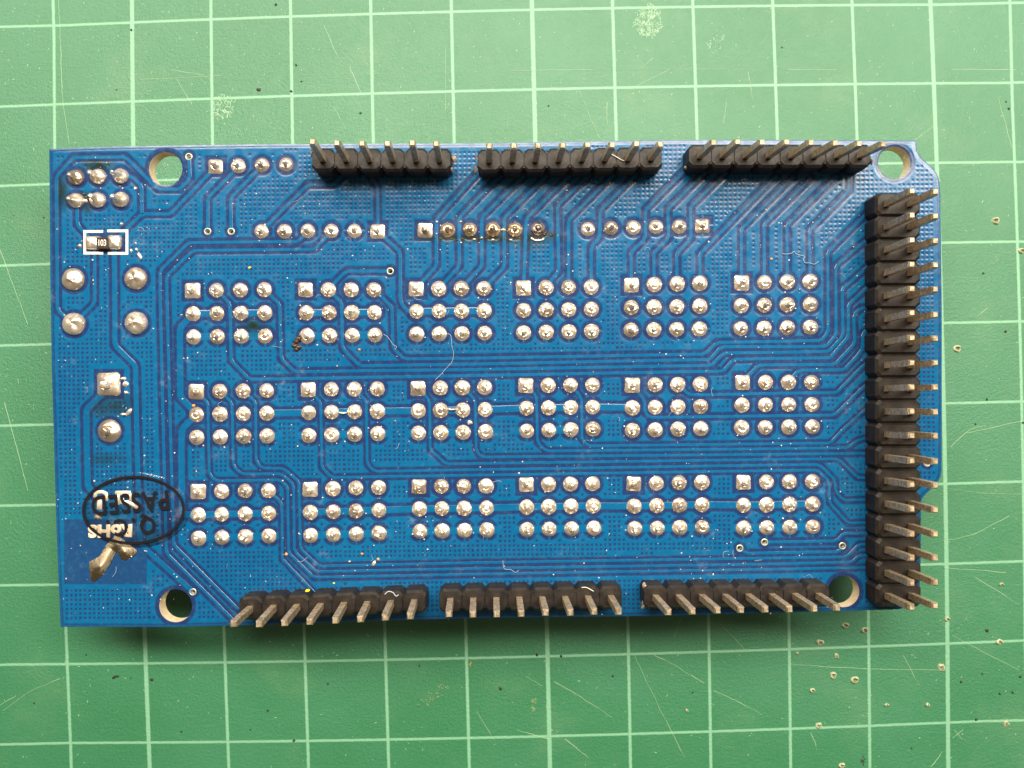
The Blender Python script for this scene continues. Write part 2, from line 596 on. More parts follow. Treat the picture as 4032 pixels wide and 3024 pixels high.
PITS = [('m4', 1440, 68, 13), ('m4', 1523, 90, 12), ('m4', 1330, 142, 13), ('m4', 1400, 200, 9), ('m4', 1232, 188, 6), ('m4', 1388, 284, 12),
        ('m4', 1480, 303, 14), ('m4', 1298, 350, 11), ('m4', 1618, 412, 8), ('m4', 1795, 412, 8), ('m4', 1855, 250, 13), ('m4', 1325, 500, 13),
        ('m4', 1425, 672, 12), ('m4', 1880, 42, 10), ('m4', 2105, 140, 13), ('m4', 2133, 492, 11), ('m4', 755, 436, 6),
        ('mr', 265, 307, 15), ('mr', 140, 724, 15), ('mr', 350, 405, 14), ('mr', 284, 1494, 8)]
for i, (s, x, y, r) in enumerate(PITS):
    pit(wp(V(s, (x, y))[0], 0), r / 32.0 * 0.88, i, cmat)

# dark grit and rusty rub marks ground into the mat
GRIT = [('m1', 1117, 388, 9), ('m1', 1192, 20, 6), ('m1', 1280, 282, 5), ('m1', 1258, 395, 6), ('m1', 1558, 488, 6), ('m1', 567, 130, 5),
        ('m1', 1302, 352, 4), ('m1', 505, 388, 4), ('m2', 2146, 470, 6), ('m2', 2134, 440, 4), ('m2', 158, 458, 4), ('m2', 1166, 205, 4),
        ('m3', 655, 303, 8), ('m3', 1158, 437, 6), ('m3', 1082, 518, 4), ('m3', 2163, 342, 7), ('m3', 1417, 320, 5), ('m3', 373, 195, 4),
        ('m3', 1812, 242, 5), ('m3', 784, 527, 5), ('m3', 1270, 566, 6), ('m3', 565, 297, 4), ('m3', 148, 404, 4),
        ('m4', 212, 200, 6), ('m4', 108, 195, 6), ('m4', 435, 288, 5), ('m4', 780, 358, 4), ('m4', 2053, 90, 7), ('m4', 1940, 312, 6),
        ('m4', 2006, 475, 7), ('m4', 2106, 364, 5), ('m4', 2162, 358, 6), ('m4', 2196, 290, 6), ('m4', 1726, 600, 4), ('m4', 2032, 278, 4),
        ('mr', 298, 668, 6), ('mr', 237, 890, 5), ('mr', 237, 1645, 8), ('mr', 225, 478, 5), ('mr', 200, 970, 5), ('mr', 355, 966, 6),
        ('mr', 60, 788, 4), ('o', 30, 465, 3), ('o', 95, 470, 4)]
for i, (s, x, y, r) in enumerate(GRIT):
    c = wp(V(s, (x, y))[0], 0)
    v, f = blob(c, r / 34, r / 40, 0.12, i, 7, 3, 0.7, i)
    link('grit_speck', mesh_of('grit_speck', v, f, M_BLACK, True), cmat)
cur = [wp(p, 0.0) for p in V('m3', (488, 296), (498, 288), (514, 286))]
v, f = tube_verts([Vector((p.x, p.y, .12)) for p in smooth_path(cur, 3)], 0.11, 5)
link('grit_speck', mesh_of('grit_speck', v, f, M_BLACK, True), cmat)


def fuzzy(c, rx, ry, n, m, name, seed, ln=0.5, wdt=0.05, ang=0.0):
    rr = random.Random(seed)
    bag = Bag()
    for _ in range(n):
        a = rr.random() * 6.283
        q = math.sqrt(rr.random())
        x, y = rx * q * math.cos(a), ry * q * math.sin(a)
        x, y = x * math.cos(ang) - y * math.sin(ang), x * math.sin(ang) + y * math.cos(ang)
        t = rr.random() * 6.283
        l = ln * rr.uniform(0.3, 1)
        p = [Vector((c.x + x, c.y + y, 0)), Vector((c.x + x + math.cos(t) * l * .5, c.y + y + math.sin(t) * l * .5, 0)),
             Vector((c.x + x + math.cos(t + .8) * l, c.y + y + math.sin(t + .8) * l, 0))]
        v, f, _ = ribbon(p, wdt * rr.uniform(.5, 1.3), 0.001, 0.012 + 0.02 * rr.random(), 0.9)
        bag.add((v, f))
    return bag.build(name, m, cmat)


fuzzy(wp(V('m2', (590, 90))[0], 0), 1.6, 1.9, 200, M_SCUF, 'abraded_patch', 3, 0.6)
fuzzy(wp(V('m1', (962, 462))[0], 0), 1.3, 1.5, 90, M_SCUF, 'abraded_patch', 4, 0.6)
fuzzy(wp(V('m2', (878, 190))[0], 0), 1.4, 0.8, 26, M_SCUF, 'abraded_patch', 5, 0.5, 0.04, 0.6)
fuzzy(wp(V('m3', (1870, 372))[0], 0), 2.4, 0.7, 34, M_RUST, 'rusty_smear', 6, 0.35, 0.06, 0.65)
fuzzy(wp(V('m4', (93, 410))[0], 0), 0.3, 0.9, 18, M_RUST, 'rusty_smear', 7, 0.4, 0.09)
fuzzy(wp(V('m3', (2032, 240))[0], 0), 0.1, 0.2, 5, M_ORA, 'rusty_smear', 8, 0.3, 0.08)
fuzzy(wp(V('m4', (1520, 650))[0], 0), 0.25, 0.8, 16, M_BLACK, 'rusty_smear', 9, 0.3, 0.1)
# nicks and crumbs scattered over the whole sheet: nobody could count them
bag = Bag()
rr = random.Random(11)
for i in range(2600):
    x, y = rr.uniform(-66, 66), rr.uniform(-50, 50)
    if rr.random() > (0.45 + 0.55 * (y > 10)): continue
    t = rr.gauss(0.9, 0.7)
    l = rr.uniform(0.06, 0.28)
    v, f, _ = ribbon([Vector((x, y, 0)), Vector((x + l * math.cos(t), y + l * math.sin(t), 0))], rr.uniform(0.03, 0.09), 0.001, 0.03, 0.9)
    bag.add((v, f))
tag(bag.build('surface_nicks', M_BURR, cmat), kind='stuff')

# =====================================================================
#  the circuit board
# =====================================================================
BX, BY = wp((1960, 1510))[:2]
board = bpy.data.objects.new('circuit_board', None)
COL.objects.link(board)
board.location = (0, 0, 0)
board.empty_display_size = 5
tag(board, 'blue printed circuit board with black pin headers, lying solder side up on the green mat', 'circuit board')

OUT = (V('a1', (105, 212), (480, 195), (850, 185), (2212, 165)) + V('a2', (2212, 155)) + V('a3', (1200, 135), (2212, 122))
       + V('a4', (900, 92), (1765, 97), (1768, 130), (1775, 180), (1800, 218), (1830, 246), (1862, 274), (1890, 302), (1912, 330), (1928, 362), (1936, 400), (1942, 480), (1948, 900), (1953, 1300))
       + V('b4', (1953, 300), (1953, 600), (1951, 1020), (1944, 1062), (1926, 1098), (1896, 1132), (1866, 1162), (1838, 1188), (1816, 1212), (1806, 1240), (1802, 1300))
       + V('c4', (1800, 900), (1792, 1170), (1780, 1200), (1675, 1280), (1645, 1290), (0, 1335)) + V('c3', (0, 1560))
       + V('c2', (1100, 1585), (0, 1625)) + V('c1', (1300, 1645), (215, 1645), (195, 1200), (172, 600), (155, 0))
       + V('b1', (130, 900), (115, 0)))
HOLES = [(*V('a1', (1232, 402))[0], 66), (*V('a4', (1608, 257))[0], 64), (*V('c1', (1328, 1440))[0], 65), (*V('c4', (1240, 1160))[0], 62)]
VIAS = V('a1', (1458, 287), (1640, 1010), (1868, 1010)) + V('a2', (1318, 1395)) + V('c1', (1497, 1305)) + V('c4', (665, 802), (485, 846), (1230, 829)) + V('b4', (1845, 965))

# ---- solder joints: position, kind, radius ---------------------------
D_ = 1.8228
G12 = [((416, 628), (571, 626), (418, 728), (573, 726)), ((660, 626), (808, 626), (663, 726), (810, 724)), ((899, 624), (1045, 623), (900, 722), (1047, 720)),
       ((1131, 622), (1277, 620), (1131, 719), (1278, 716)), ((1364, 616), (1512, 612), (1363, 713), (1511, 711)), ((1602, 611), (1750, 608), (1600, 710), (1751, 707)),
       ((424, 846), (576, 844), (425, 945), (577, 942)), ((666, 842), (815, 840), (667, 941), (816, 937)), ((903, 839), (1047, 837), (904, 936), (1049, 933)),
       ((1136, 833), (1280, 832), (1138, 931), (1281, 927)), ((1366, 832), (1513, 830), (1366, 930), (1514, 926)), ((1604, 826), (1753, 826), (1602, 924), (1755, 922)),
       ((428, 1062), (580, 1060), (429, 1163), (581, 1158)), ((670, 1057), (818, 1053), (671, 1157), (819, 1152)), ((905, 1051), (1050, 1050), (907, 1148), (1052, 1145)),
       ((1137, 1047), (1280, 1045), (1138, 1144), (1283, 1141)), ((1369, 1045), (1516, 1042), (1371, 1142), (1517, 1139)), ((1606, 1042), (1755, 1040), (1606, 1141), (1756, 1138))]
JO = []          # (x, y, kind, radius)
GP = {}          # (group, row, col) -> position
for g, (a, b_, c_, d_) in enumerate(G12):
    for r in range(3):
        for q in range(4):
            u, w = q / 3, r / 2
            x = ((a[0] * (1 - u) + b_[0] * u) * (1 - w) + (c_[0] * (1 - u) + d_[0] * u) * w) * D_
            y = ((a[1] * (1 - u) + b_[1] * u) * (1 - w) + (c_[1] * (1 - u) + d_[1] * u) * w) * D_
            GP[g, r, q] = (x, y)
            JO.append((x, y, 'sq' if (r == 0 and q == 0) else 'rd', 30))
for (x, y, k) in [(466, 360, 'sq'), (515, 359, 'rd'), (566, 357, 'rd'), (618, 356, 'pk'),
                  (565, 500, 'rd'), (615, 500, 'rd'), (665, 499, 'rd'), (716, 499, 'rd'), (766, 499, 'rd'), (816, 500, 'sq'),
                  (918, 498, 'sk'), (967, 497, 'rb'), (1015, 496, 'rb'), (1065, 496, 'rb'), (1113, 496, 'rb'), (1162, 494, 'rb'),
                  (1270, 495, 'rd'), (1320, 493, 'rd'), (1368, 492, 'rd'), (1417, 490, 'rd'), (1467, 490, 'rd'), (1517, 488, 'sq')]:
    JO.append((x * D_, y * D_, k, 29))
for (x, y) in [(165, 384), (213, 382), (262, 381), (165, 434), (212, 433), (262, 432)]:
    JO.append((x * D_, y * D_, 'ic', 31))
for (x, y) in [(159, 604), (294, 602), (160, 700), (295, 698)]:
    JO.append((x * D_, y * D_, 'lg', 46))
JO.append((236 * D_ - 2, 830 * D_, 'ts', 47))
JO.append((237 * D_, 931 * D_, 'tr', 46))

# ---- traces: points, width -------------------------------------------
NW, TN, WD = 15, 11.5, 30
g_ = lambda g, r, q: GP[g, r, q]
TR = [
    (V('b1', (350, 440), (185, 300), 'a1', (175, 480), (340, 295), (845, 290), (1160, 603), (1370, 603), (1468, 500), (1460, 300)), NW),
    (V('a1', (1720, 385), (1280, 842), (1003, 842), (830, 1010), (770, 1080)), NW),
    (V('a1', (1003, 842), (1000, 570), (905, 478), (820, 470)), NW),
    (V('a1', (370, 700), (378, 950), (480, 1060)), NW),
    (V('a1', (1945, 380), (1640, 690), (1640, 1000)), NW),
    (V('a1', (2165, 380), (1860, 690), (1868, 1000)), NW),
    (V('a2', (75, 1005), (520, 560), (760, 560), (900, 420)), NW),
    (V('a2', (1200, 1015), (1192, 560), (1130, 480)), TN + 1),
    (V('a2', (1200, 1015), (1415, 1210), (1415, 1659), 'b2', (1432, 255), (1505, 320), (1575, 318)), NW),
    (V('a2', (525, 1010), (430, 1110), (0, 1112), 'a1', (1455, 1120), (1180, 1390), (1180, 1659), 'b1', (1215, 1659), 'c1', (1240, 930), (1880, 1570)), NW - 2),
    (V('a2', (750, 1010), (590, 1185), (0, 1190), 'a1', (1500, 1195), (1243, 1440), (1245, 1659), 'b1', (1285, 1659), 'c1', (1312, 850), (1940, 1480)), NW - 2),
    (V('a1', (735, 1150), (740, 1659), 'b1', (742, 640), (940, 835), (957, 1659), 'c1', (985, 830), (1065, 915), (1490, 1295)), 22),
    (V('a1', (545, 1150), (545, 1659), 'b1', (545, 232), (430, 345), (360, 430)), NW),
    (V('b1', (690, 1030), (600, 1130), (465, 1260), (470, 1659), 'c1', (480, 290), (590, 400)), 27),
    ([g_(0, 1, 0)] + V('b1', (1370, 470), (1375, 1140), (1500, 1270)) + [g_(6, 1, 0)] + V('b1', (1390, 1450), (1385, 1659), 'c1', (1392, 555)) + [g_(12, 1, 0)], 28),
    ([g_(0, 0, 1)] + V('b1', (1855, 235), (1868, 790), (2040, 963), 'b2', (0, 968), 'b3', (0, 932), 'b4', (0, 304), (365, 299), (440, 212), 'f3', (0, 60), (930, 52), (1000, -20), 'f2', (1330, 1255), (1330, 560), (1760, 160)), TN + 2),
    ([g_(0, 0, 3)] + V('b2', (248, 240), (262, 770), (395, 897), (1100, 885), 'b3', (0, 875), 'b4', (0, 260), (280, 257), (370, 166), 'f2', (0, 1590), (920, 1565), (1215, 1240), (1200, 200), (1450, 0), (1760, -290)), TN + 2),
    ([g_(1, 0, 1)] + V('b2', (848, 225), (855, 668), (1020, 837), 'b3', (0, 822), 'b4', (0, 218), (270, 214), (350, 121), 'f2', (0, 1470), (860, 1460), (1065, 1210), (1060, 0), 'f1', (1060, 1370), (1740, 790)), TN + 2),
    ([g_(1, 0, 3)] + V('b2', (1335, 265), (1345, 665), (1450, 770), 'b3', (0, 765), 'b4', (0, 178), (230, 175), (320, 90), 'f2', (0, 1350), (745, 1330), (890, 1165), (885, 0), 'f1', (880, 1075), (1740, 215)), TN + 2),
    (V('a2', (1300, 1395), (890, 1395), (722, 1565)), NW),
    # from the upper middle header down to the third and fourth block
    ([g_(2, 0, 0)] + V('a2', (1765, 1345), (1763, 890), 'a3', (170, 350)), NW),
    ([g_(2, 0, 1)] + V('a2', (1986, 1350), (1984, 880), 'a3', (390, 370)), NW),
    ([g_(2, 0, 2)] + V('a2', (2205, 1350), (2203, 880), 'a3', (620, 370)), NW),
    ([g_(2, 0, 3)] + V('a3', (335, 1355), (332, 880), (850, 360)), NW),
    ([g_(3, 0, 0)] + V('a3', (545, 890), (1085, 350)), NW),
    ([g_(3, 0, 1)] + V('a3', (860, 1395), (848, 765), (1290, 330)), NW),
    ([g_(3, 0, 2)] + V('a3', (955, 900), (1510, 340)), NW),
    ([g_(3, 0, 3)] + V('a3', (1175, 1160), (1258, 1075), (1260, 810), (1740, 330)), NW),
    ([g_(4, 0, 0)] + V('a3', (1560, 1215), (1700, 1080), (1700, 805), (2210, 300)), NW),
    ([g_(4, 0, 1)] + V('a3', (1780, 1220), (1925, 1080), (1915, 800), (2433, 285)), NW),
    ([g_(4, 0, 2)] + V('k', (45, 1140), (222, 955), (220, 555), (660, 120)), NW),
    ([g_(4, 0, 3)] + V('k', (335, 1140), (1290, 160)), NW),
    ([g_(5, 0, 0)] + V('k', (850, 830), (1500, 170)), NW),
    ([g_(5, 0, 1)] + V('k', (1135, 770), (1720, 190)), NW),
    ([g_(5, 0, 2)] + V('k', (1420, 780), (2040, 160)), NW),
    ([g_(5, 0, 3)] + V('k', (1700, 845), (2185, 360), (2190, 160)), NW),
    # fan at the long header
    ([g_(11, 0, 0)] + V('b4', (570, 308), (620, 254), 'f3', (0, 200), (1040, 195), (1235, -10), 'f2', (1470, 1400), (1450, 780), (1600, 625), (1760, 618)), TN + 2),
    ([g_(11, 0, 2)] + V('f3', (250, 320), (1240, 315), (1500, 45), 'f2', (1650, 1500), (1640, 1190), (1760, 1080)), TN + 2),
    ([g_(10, 0, 2)] + V('b3', (2120, 1115), (2212, 1120), 'f3', (0, 820), (1080, 810), (1640, 240), (1760, 140)), TN + 1),
    ([g_(10, 0, 0)] + V('b3', (1690, 1170), (1697, 1290), (1740, 1338), 'f3', (0, 1310), (1040, 1300), (1640, 705), (1760, 620)), TN + 1),
    ([g_(9, 0, 2)] + V('b3', (1080, 1140), (1085, 1550), (1150, 1612), 'f4', (0, 260), (940, 250), 'f3', (1240, 1590), (1760, 1130)), TN),
    ([g_(9, 0, 0)] + V('b3', (645, 1130), (655, 1580), (740, 1662), 'f4', (0, 370), (1340, 350), (1500, 200), (1760, 130)), TN),
    ([g_(8, 0, 2)] + V('b2', (2140, 1165), (2150, 1659), 'c3', (110, 0), 'f4', (0, 490), (1760, 472)), TN),
    ([g_(8, 0, 0)] + V('b2', (1700, 1172), (1705, 1650), 'c2', (1862, 67), 'f4', (0, 600), (1120, 595), (1520, 990), (1760, 1010)), TN),
    ([g_(7, 0, 2)] + V('b2', (1085, 1175), (1095, 1659), 'c2', (1095, 70), (1165, 138), 'f4', (0, 722), (710, 720), (1045, 1055), (1050, 1290), (1225, 1492), (1760, 1480)), TN),
    ([g_(7, 0, 0)] + V('b2', (645, 1190), (655, 1659), 'c2', (655, 100), (752, 197), 'f4', (0, 842), (670, 836), (920, 1090), (920, 1545), 'f5', (1325, 330), (1760, 320)), TN),
    (V('c4', (680, 802), 'f5', (0, 742), (1080, 722), (1220, 560), (1760, 548)), TN + 1),
    (V('c4', (490, 850), (530, 884), 'f5', (0, 972), (1130, 958), (1190, 850)), TN + 1),
    ([g_(6, 0, 2)] + V('b1', (2105, 1190), (2107, 1659), 'g', (1292, 380), (1370, 455), (1630, 455), (1822, 625), 'c2', (450, 892), (625, 1056), (2212, 1022), 'f5', (0, 1090), (1300, 1070), (1560, 800), (1760, 790)), TN),
    ([g_(6, 0, 1)] + V('b1', (1875, 1195), (1887, 1659), 'g', (1005, 430), (1110, 526), (1610, 526), (1757, 662), 'c2', (390, 915), (602, 1110), (2212, 1078), 'f5', (0, 1218), (1420, 1182), (1560, 1040), (1760, 1030)), TN),
    ([g_(6, 0, 0)] + V('b1', (1642, 1195), (1650, 1659), 'g', (710, 545), (792, 612), (1590, 600), (1682, 690), 'c2', (335, 928), (578, 1165), (2212, 1133), 'f5', (0, 1332), (1760, 1300)), TN),
    ([g_(12, 0, 3)] + V('g', (1612, 890), (1615, 1590), 'c2', (285, 1000), (600, 1330)), TN),
]
# power rails through the middle rows
for g, runs in {0: [(0, 1), (2, 3)], 1: [(0, 1), (2, 3)], 2: [(0, 3)], 7: [(1, 2)], 8: [(1, 2)], 9: [(1, 2)], 12: [(0, 3)], 13: [(0, 3)], 14: [(0, 3)], 15: [(0, 3)], 16: [(0, 3)], 17: [(0, 3)]}.items():
    for (a, b_) in runs:
        TR.append(([g_(g, 1, q) for q in range(a, b_ + 1)], WD))
for g in (6, 7, 8, 9, 13, 14, 15, 16):
    TR.append(([g_(g, 1, 3), g_(g + 1, 1, 0)], WD))
TR.append((V('e', (1455, 290), (1455, 165)), 8))

# ---- relief field of the lacquered face -------------------------------
CELL = 2.9
x0, y0, x1, y1 = 185.0, 542.0, 3720.0, 2480.0
NX, NY = int((x1 - x0) / CELL) + 2, int((y1 - y0) / CELL) + 2
gx, gy = np.meshgrid(x0 + np.arange(NX) * CELL, y0 + np.arange(NY) * CELL)
gx = gx.astype(np.float32)
gy = gy.astype(np.float32)


def seg_min(F, pts, off):
    """F = min(F, distance to polyline - off), evaluated only near it"""
    pad = off + 70
    for (ax, ay), (bx, by) in zip(pts[:-1], pts[1:]):
        # long segments are split so the windows stay small
        n = max(1, int(math.hypot(bx - ax, by - ay) // 160))
        for i in range(n):
            px, py = ax + (bx - ax) * i / n, ay + (by - ay) * i / n
            qx, qy = ax + (bx - ax) * (i + 1) / n, ay + (by - ay) * (i + 1) / n
            i0 = max(0, int((min(px, qx) - pad - x0) / CELL))
            i1 = min(NX, int((max(px, qx) + pad - x0) / CELL) + 1)
            j0 = max(0, int((min(py, qy) - pad - y0) / CELL))
            j1 = min(NY, int((max(py, qy) + pad - y0) / CELL) + 1)
            if i1 <= i0 or j1 <= j0: continue
            X, Y = gx[j0:j1, i0:i1], gy[j0:j1, i0:i1]
            dx, dy = qx - px, qy - py
            l2 = dx * dx + dy * dy + 1e-9
            t = np.clip(((X - px) * dx + (Y - py) * dy) / l2, 0, 1)
            d = np.hypot(X - px - t * dx, Y - py - t * dy) - off
            F[j0:j1, i0:i1] = np.minimum(F[j0:j1, i0:i1], d)


def disc_min(F, x, y, r, square=False):
    pad = r + 70
    i0, i1 = max(0, int((x - pad - x0) / CELL)), min(NX, int((x + pad - x0) / CELL) + 1)
    j0, j1 = max(0, int((y - pad - y0) / CELL)), min(NY, int((y + pad - y0) / CELL) + 1)
    X, Y = gx[j0:j1, i0:i1], gy[j0:j1, i0:i1]
    d = (np.maximum(abs(X - x), abs(Y - y)) if square else np.hypot(X - x, Y - y)) - r
    F[j0:j1, i0:i1] = np.minimum(F[j0:j1, i0:i1], d)


F = np.full((NY, NX), 70.0, np.float32)
GAP = 12.0
for pts, w in TR:
    seg_min(F, pts, w / 2 + (GAP if w > 12 else 10.5))
for (x, y, k, r) in JO:
    sq = k in ('sq', 'sk', 'ts')
    disc_min(F, x, y, r + (13 if k in ('lg', 'tr', 'ts') else 14.5), sq)
for (x, y) in VIAS:
    disc_min(F, x, y, 15 + 12)
for (x, y, r) in HOLES:
    disc_min(F, x, y, r + 16)
# land round the small resistor
for (ax, ay), (bx, by) in [(V('a1', (505, 1060))[0], V('a1', (770, 1190))[0])]:
    d = np.maximum(np.maximum(ax - 34 - gx, gx - bx - 34), np.maximum(ay - 14 - gy, gy - by - 14))
    F = np.minimum(F, d)
# bare window round the lettering
(ax, ay), (bx, by) = V('c1', (250, 605), (1050, 1232))
WIN = np.maximum(np.maximum(ax - gx, gx - bx), np.maximum(ay - gy, gy - by))
F = np.minimum(F, WIN)

# outline distance (positive inside)
poly = np.array(OUT)
dist = np.full((NY, NX), 1e9, np.float32)
inside = np.zeros((NY, NX), bool)
for (ax, ay), (bx, by) in zip(poly, np.roll(poly, -1, 0)):
    dx, dy = bx - ax, by - ay
    t = np.clip(((gx - ax) * dx + (gy - ay) * dy) / (dx * dx + dy * dy), 0, 1)
    dist = np.minimum(dist, np.hypot(gx - ax - t * dx, gy - ay - t * dy))
    if abs(dy) > 1e-9:
        cnd = ((ay > gy) != (by > gy)) & (gx < (bx - ax) * (gy - ay) / dy + ax)
        inside ^= cnd
Sd = np.where(inside, dist, -dist)
F = np.minimum(F, Sd - 13)

# drop slivers too thin to be etched (opening)
E = F.copy()
r_ = 2
for j in range(-r_, r_ + 1):
    for i in range(-r_, r_ + 1):
        if i * i + j * j > r_ * r_ + 0.5: continue
        sh = np.roll(np.roll(F, j, 0), i, 1)
        E = np.maximum(E, sh) if False else E
Er = F - r_ * CELL
mx = np.full_like(F, -1e9)
for j in range(-r_, r_ + 1):
    for i in range(-r_, r_ + 1):
        q = math.hypot(i, j)
        if q > r_ + 0.3: continue
        mx = np.maximum(mx, np.roll(np.roll(Er, j, 0), i, 1) + (r_ * CELL - q * CELL))
F = np.minimum(F, np.where(mx < 0, mx, F))
F = np.where(mx < 0, np.minimum(F, mx), F)

# thermal spokes join ground pads to the pour
SP = np.full((NY, NX), 70.0, np.float32)
for g in range(18):
    for q in range(4):
        x, y = g_(g, 2, q)
        if g not in (9 + 1, 9 + 2):
            seg_min(SP, [(x, y + 24), (x, y + 50)], 3.2)
    if g in (0, 1):
        pr = [(0, 1), (2, 3)]
    elif g in (7, 8, 9):
        pr = [(1, 2)]
    elif g >= 12:
        pr = [(0, 1), (1, 2), (2, 3)]
    else:
        pr = []
    for (a, b_) in pr:
        seg_min(SP, [g_(g, 2, a), g_(g, 2, b_)], 15)
for g in (6, 7, 8, 12, 13, 14, 15, 16):
    seg_min(SP, [g_(g, 2, 3), g_(g + 1, 2, 0)], 15)
for g in (3, 4, 5):
    x, y = g_(g, 2, 3)
    seg_min(SP, [(x, y), (x + 50, y)], 3.2)
for i, (x, y, k, r) in enumerate(JO):
    if i in (224, 237):
        seg_min(SP, [(x, y - 50), (x, y + 50)], 3.2)
        seg_min(SP, [(x - 45, y), (x + 45, y)], 3.2)
SP = -SP
# spokes do not cross neighbouring traces
CL = np.full((NY, NX), 70.0, np.float32)
for pts, w in TR:
    if w < WD - 1: seg_min(CL, pts, w / 2 + 9)
FD = F.copy()
F = np.maximum(F, np.minimum(SP, CL))

# fine perforation of the pour
ang = -0.0095
ca, sa = math.cos(ang), math.sin(ang)
u = ((gx - 2000) * ca + (gy - 1500) * sa) / 18.0
v = (-(gx - 2000) * sa + (gy - 1500) * ca) / 18.0
cu_, cv_ = np.round(u), np.round(v)
cx = 2000 + (cu_ * ca - cv_ * sa) * 18.0
cy = 1500 + (cu_ * sa + cv_ * ca) * 18.0
ii = np.clip(((cx - x0) / CELL + 0.5).astype(int), 0, NX - 1)
jj = np.clip(((cy - y0) / CELL + 0.5).astype(int), 0, NY - 1)
ok = np.minimum(FD, F)[jj, ii] > 11.5
dd = np.maximum(abs(gx - cx), abs(gy - cy)) - 4.0
F = np.where(ok, np.minimum(F, dd), F)

cuA = np.clip(F / 3.6 + 0.5, 0, 1)
cuA = np.where(ok & (dd < 0.5), np.clip((dd - 0.5) / 4.0, -1, 0) * 1.3, cuA)
cuA = np.where(WIN < 0, 0.28, cuA)
cuA = np.maximum(cuA, np.clip((11 - Sd) / 5, 0, 1) * 0.62)
sm = np.clip(F / 7.0 + 0.5, 0, 1)
hgt = 0.022 * sm * sm * (3 - 2 * sm)

# scorched patches: where, size, strength
ST = np.zeros((NY, NX), np.float32)
for (s, x, y, rx, ry, q) in [('a1', 570, 370, 55, 26, 1.0), ('a1', 230, 640, 22, 60, 0.9), ('a1', 480, 780, 20, 22, 0.8), ('a1', 470, 670, 26, 20, 0.7), ('b1', 2080, 450, 34, 22, 1.0),
                             ('b2', 0, 440, 30, 24, 0.8), ('e', 560, 400, 110, 13, 1.0), ('e', 850, 405, 90, 14, 1.0), ('e', 1200, 410, 120, 15, 1.1),
                             ('e', 1600, 400, 120, 17, 1.1), ('e', 1900, 350, 45, 14, 0.9), ('e', 1330, 300, 20, 30, 0.9), ('e', 1650, 460, 60, 26, 0.6), ('b1', 760, 1210, 70, 36, 0.75),
                             ('b1', 620, 1250, 40, 30, 0.7), ('c1', 640, 20, 70, 20, 0.5), ('b1', 2080, 460, 50, 30, 0.5), ('e', 400, 390, 30, 12, .9)]:
    (px, py), = V(s, (x, y))
    q_ = 1.25 - np.hypot((gx - px) / rx, (gy - py) / ry) * 0.75
    ST = np.maximum(ST, np.clip(q_, 0, 1) * q)

# solid distance incl. through-holes, snap rim vertices onto it
Sol = Sd.copy()
for (x, y, r) in HOLES:
    Sol = np.minimum(Sol, np.hypot(gx - x, gy - y) - r)
for (x, y) in VIAS:
    Sol = np.minimum(Sol, np.hypot(gx - x, gy - y) - 8)
gyy, gxx = np.gradient(Sol, CELL)
gn = np.hypot(gxx, gyy) + 1e-6
mv = np.where(Sol < 0, -Sol, 0)
mv = np.minimum(mv, CELL * 1.5)
PX = gx + gxx / gn * mv
PY = gy + gyy / gn * mv
keep_v = Sol > 0
kc = keep_v[:-1, :-1] | keep_v[1:, :-1] | keep_v[:-1, 1:] | keep_v[1:, 1:]
used = np.zeros((NY, NX), bool)
used[:-1, :-1] |= kc
used[1:, :-1] |= kc
used[:-1, 1:] |= kc
used[1:, 1:] |= kc
idx = -np.ones((NY, NX), np.int64)
idx[used] = np.arange(used.sum())
# quads, anticlockwise seen from above (survey y runs down)
q = np.stack([idx[1:, :-1][kc], idx[1:, 1:][kc], idx[:-1, 1:][kc], idx[:-1, :-1][kc]], 1).astype(np.int32)
co = np.zeros((used.sum(), 3), np.float32)
co[:, 0] = (PX[used] - 2016) / KB
co[:, 1] = (1512 - PY[used]) / KB
rim = np.clip(Sol[used] / 6, 0, 1)
co[:, 2] = BT - 0.036 + hgt[used] - 0.03 * (1 - rim)
me = bpy.data.meshes.new('solder_mask')
me.vertices.add(len(co))
me.vertices.foreach_set('co', co.ravel())
me.loops.add(q.size)
me.loops.foreach_set('vertex_index', q.ravel())
me.polygons.add(len(q))
me.polygons.foreach_set('loop_start', np.arange(0, q.size, 4, dtype=np.int32))
me.polygons.foreach_set('use_smooth', np.ones(len(q), bool))
me.update(calc_edges=True)
at = me.attributes.new('cu', 'FLOAT', 'POINT')
at.data.foreach_set('value', cuA[used].astype(np.float32))
at = me.attributes.new('st', 'FLOAT', 'POINT')
at.data.foreach_set('value', ST[used].astype(np.float32))
me.materials.append(M_MASK)
skin = link('solder_mask', me, board)

# fibreglass slab with drilled holes
bm = bmesh.new()
loops = []
zt, zb = BT - 0.085, BT - 1.6
for pts in [OUT] + [[(x + r * math.cos(t), y + r * math.sin(t)) for t in np.linspace(0, 2 * math.pi, n, endpoint=False)] for (x, y, r, n) in
                    [(*h, 40) for h in HOLES] + [(x, y, 8, 10) for (x, y) in VIAS]]:
    vs = [bm.verts.new(wp(p)[:2] + (zt,)) for p in map(tuple, pts)] if False else [bm.verts.new((wp(p).x, wp(p).y, zt)) for p in pts]
    loops.append(vs)
ed = []
for vs in loops:
    for a, b_ in zip(vs, vs[1:] + vs[:1]):
        ed.append(bm.edges.new((a, b_)))
bmesh.ops.triangle_fill(bm, use_beauty=True, use_dissolve=False, edges=ed, normal=(0, 0, 1))
top = list(bm.faces)
for f in top:
    f.material_index = 1
mp = {}
for vs in loops:
    for a in vs:
        mp[a] = bm.verts.new((a.co.x, a.co.y, zb))
for f in top:
    nf = bm.faces.new([mp[v] for v in reversed(f.verts)])
    nf.material_index = 1
for vs in loops:
    for a, b_ in zip(vs, vs[1:] + vs[:1]):
        nf = bm.faces.new((a, b_, mp[b_], mp[a]))
        nf.material_index = 0
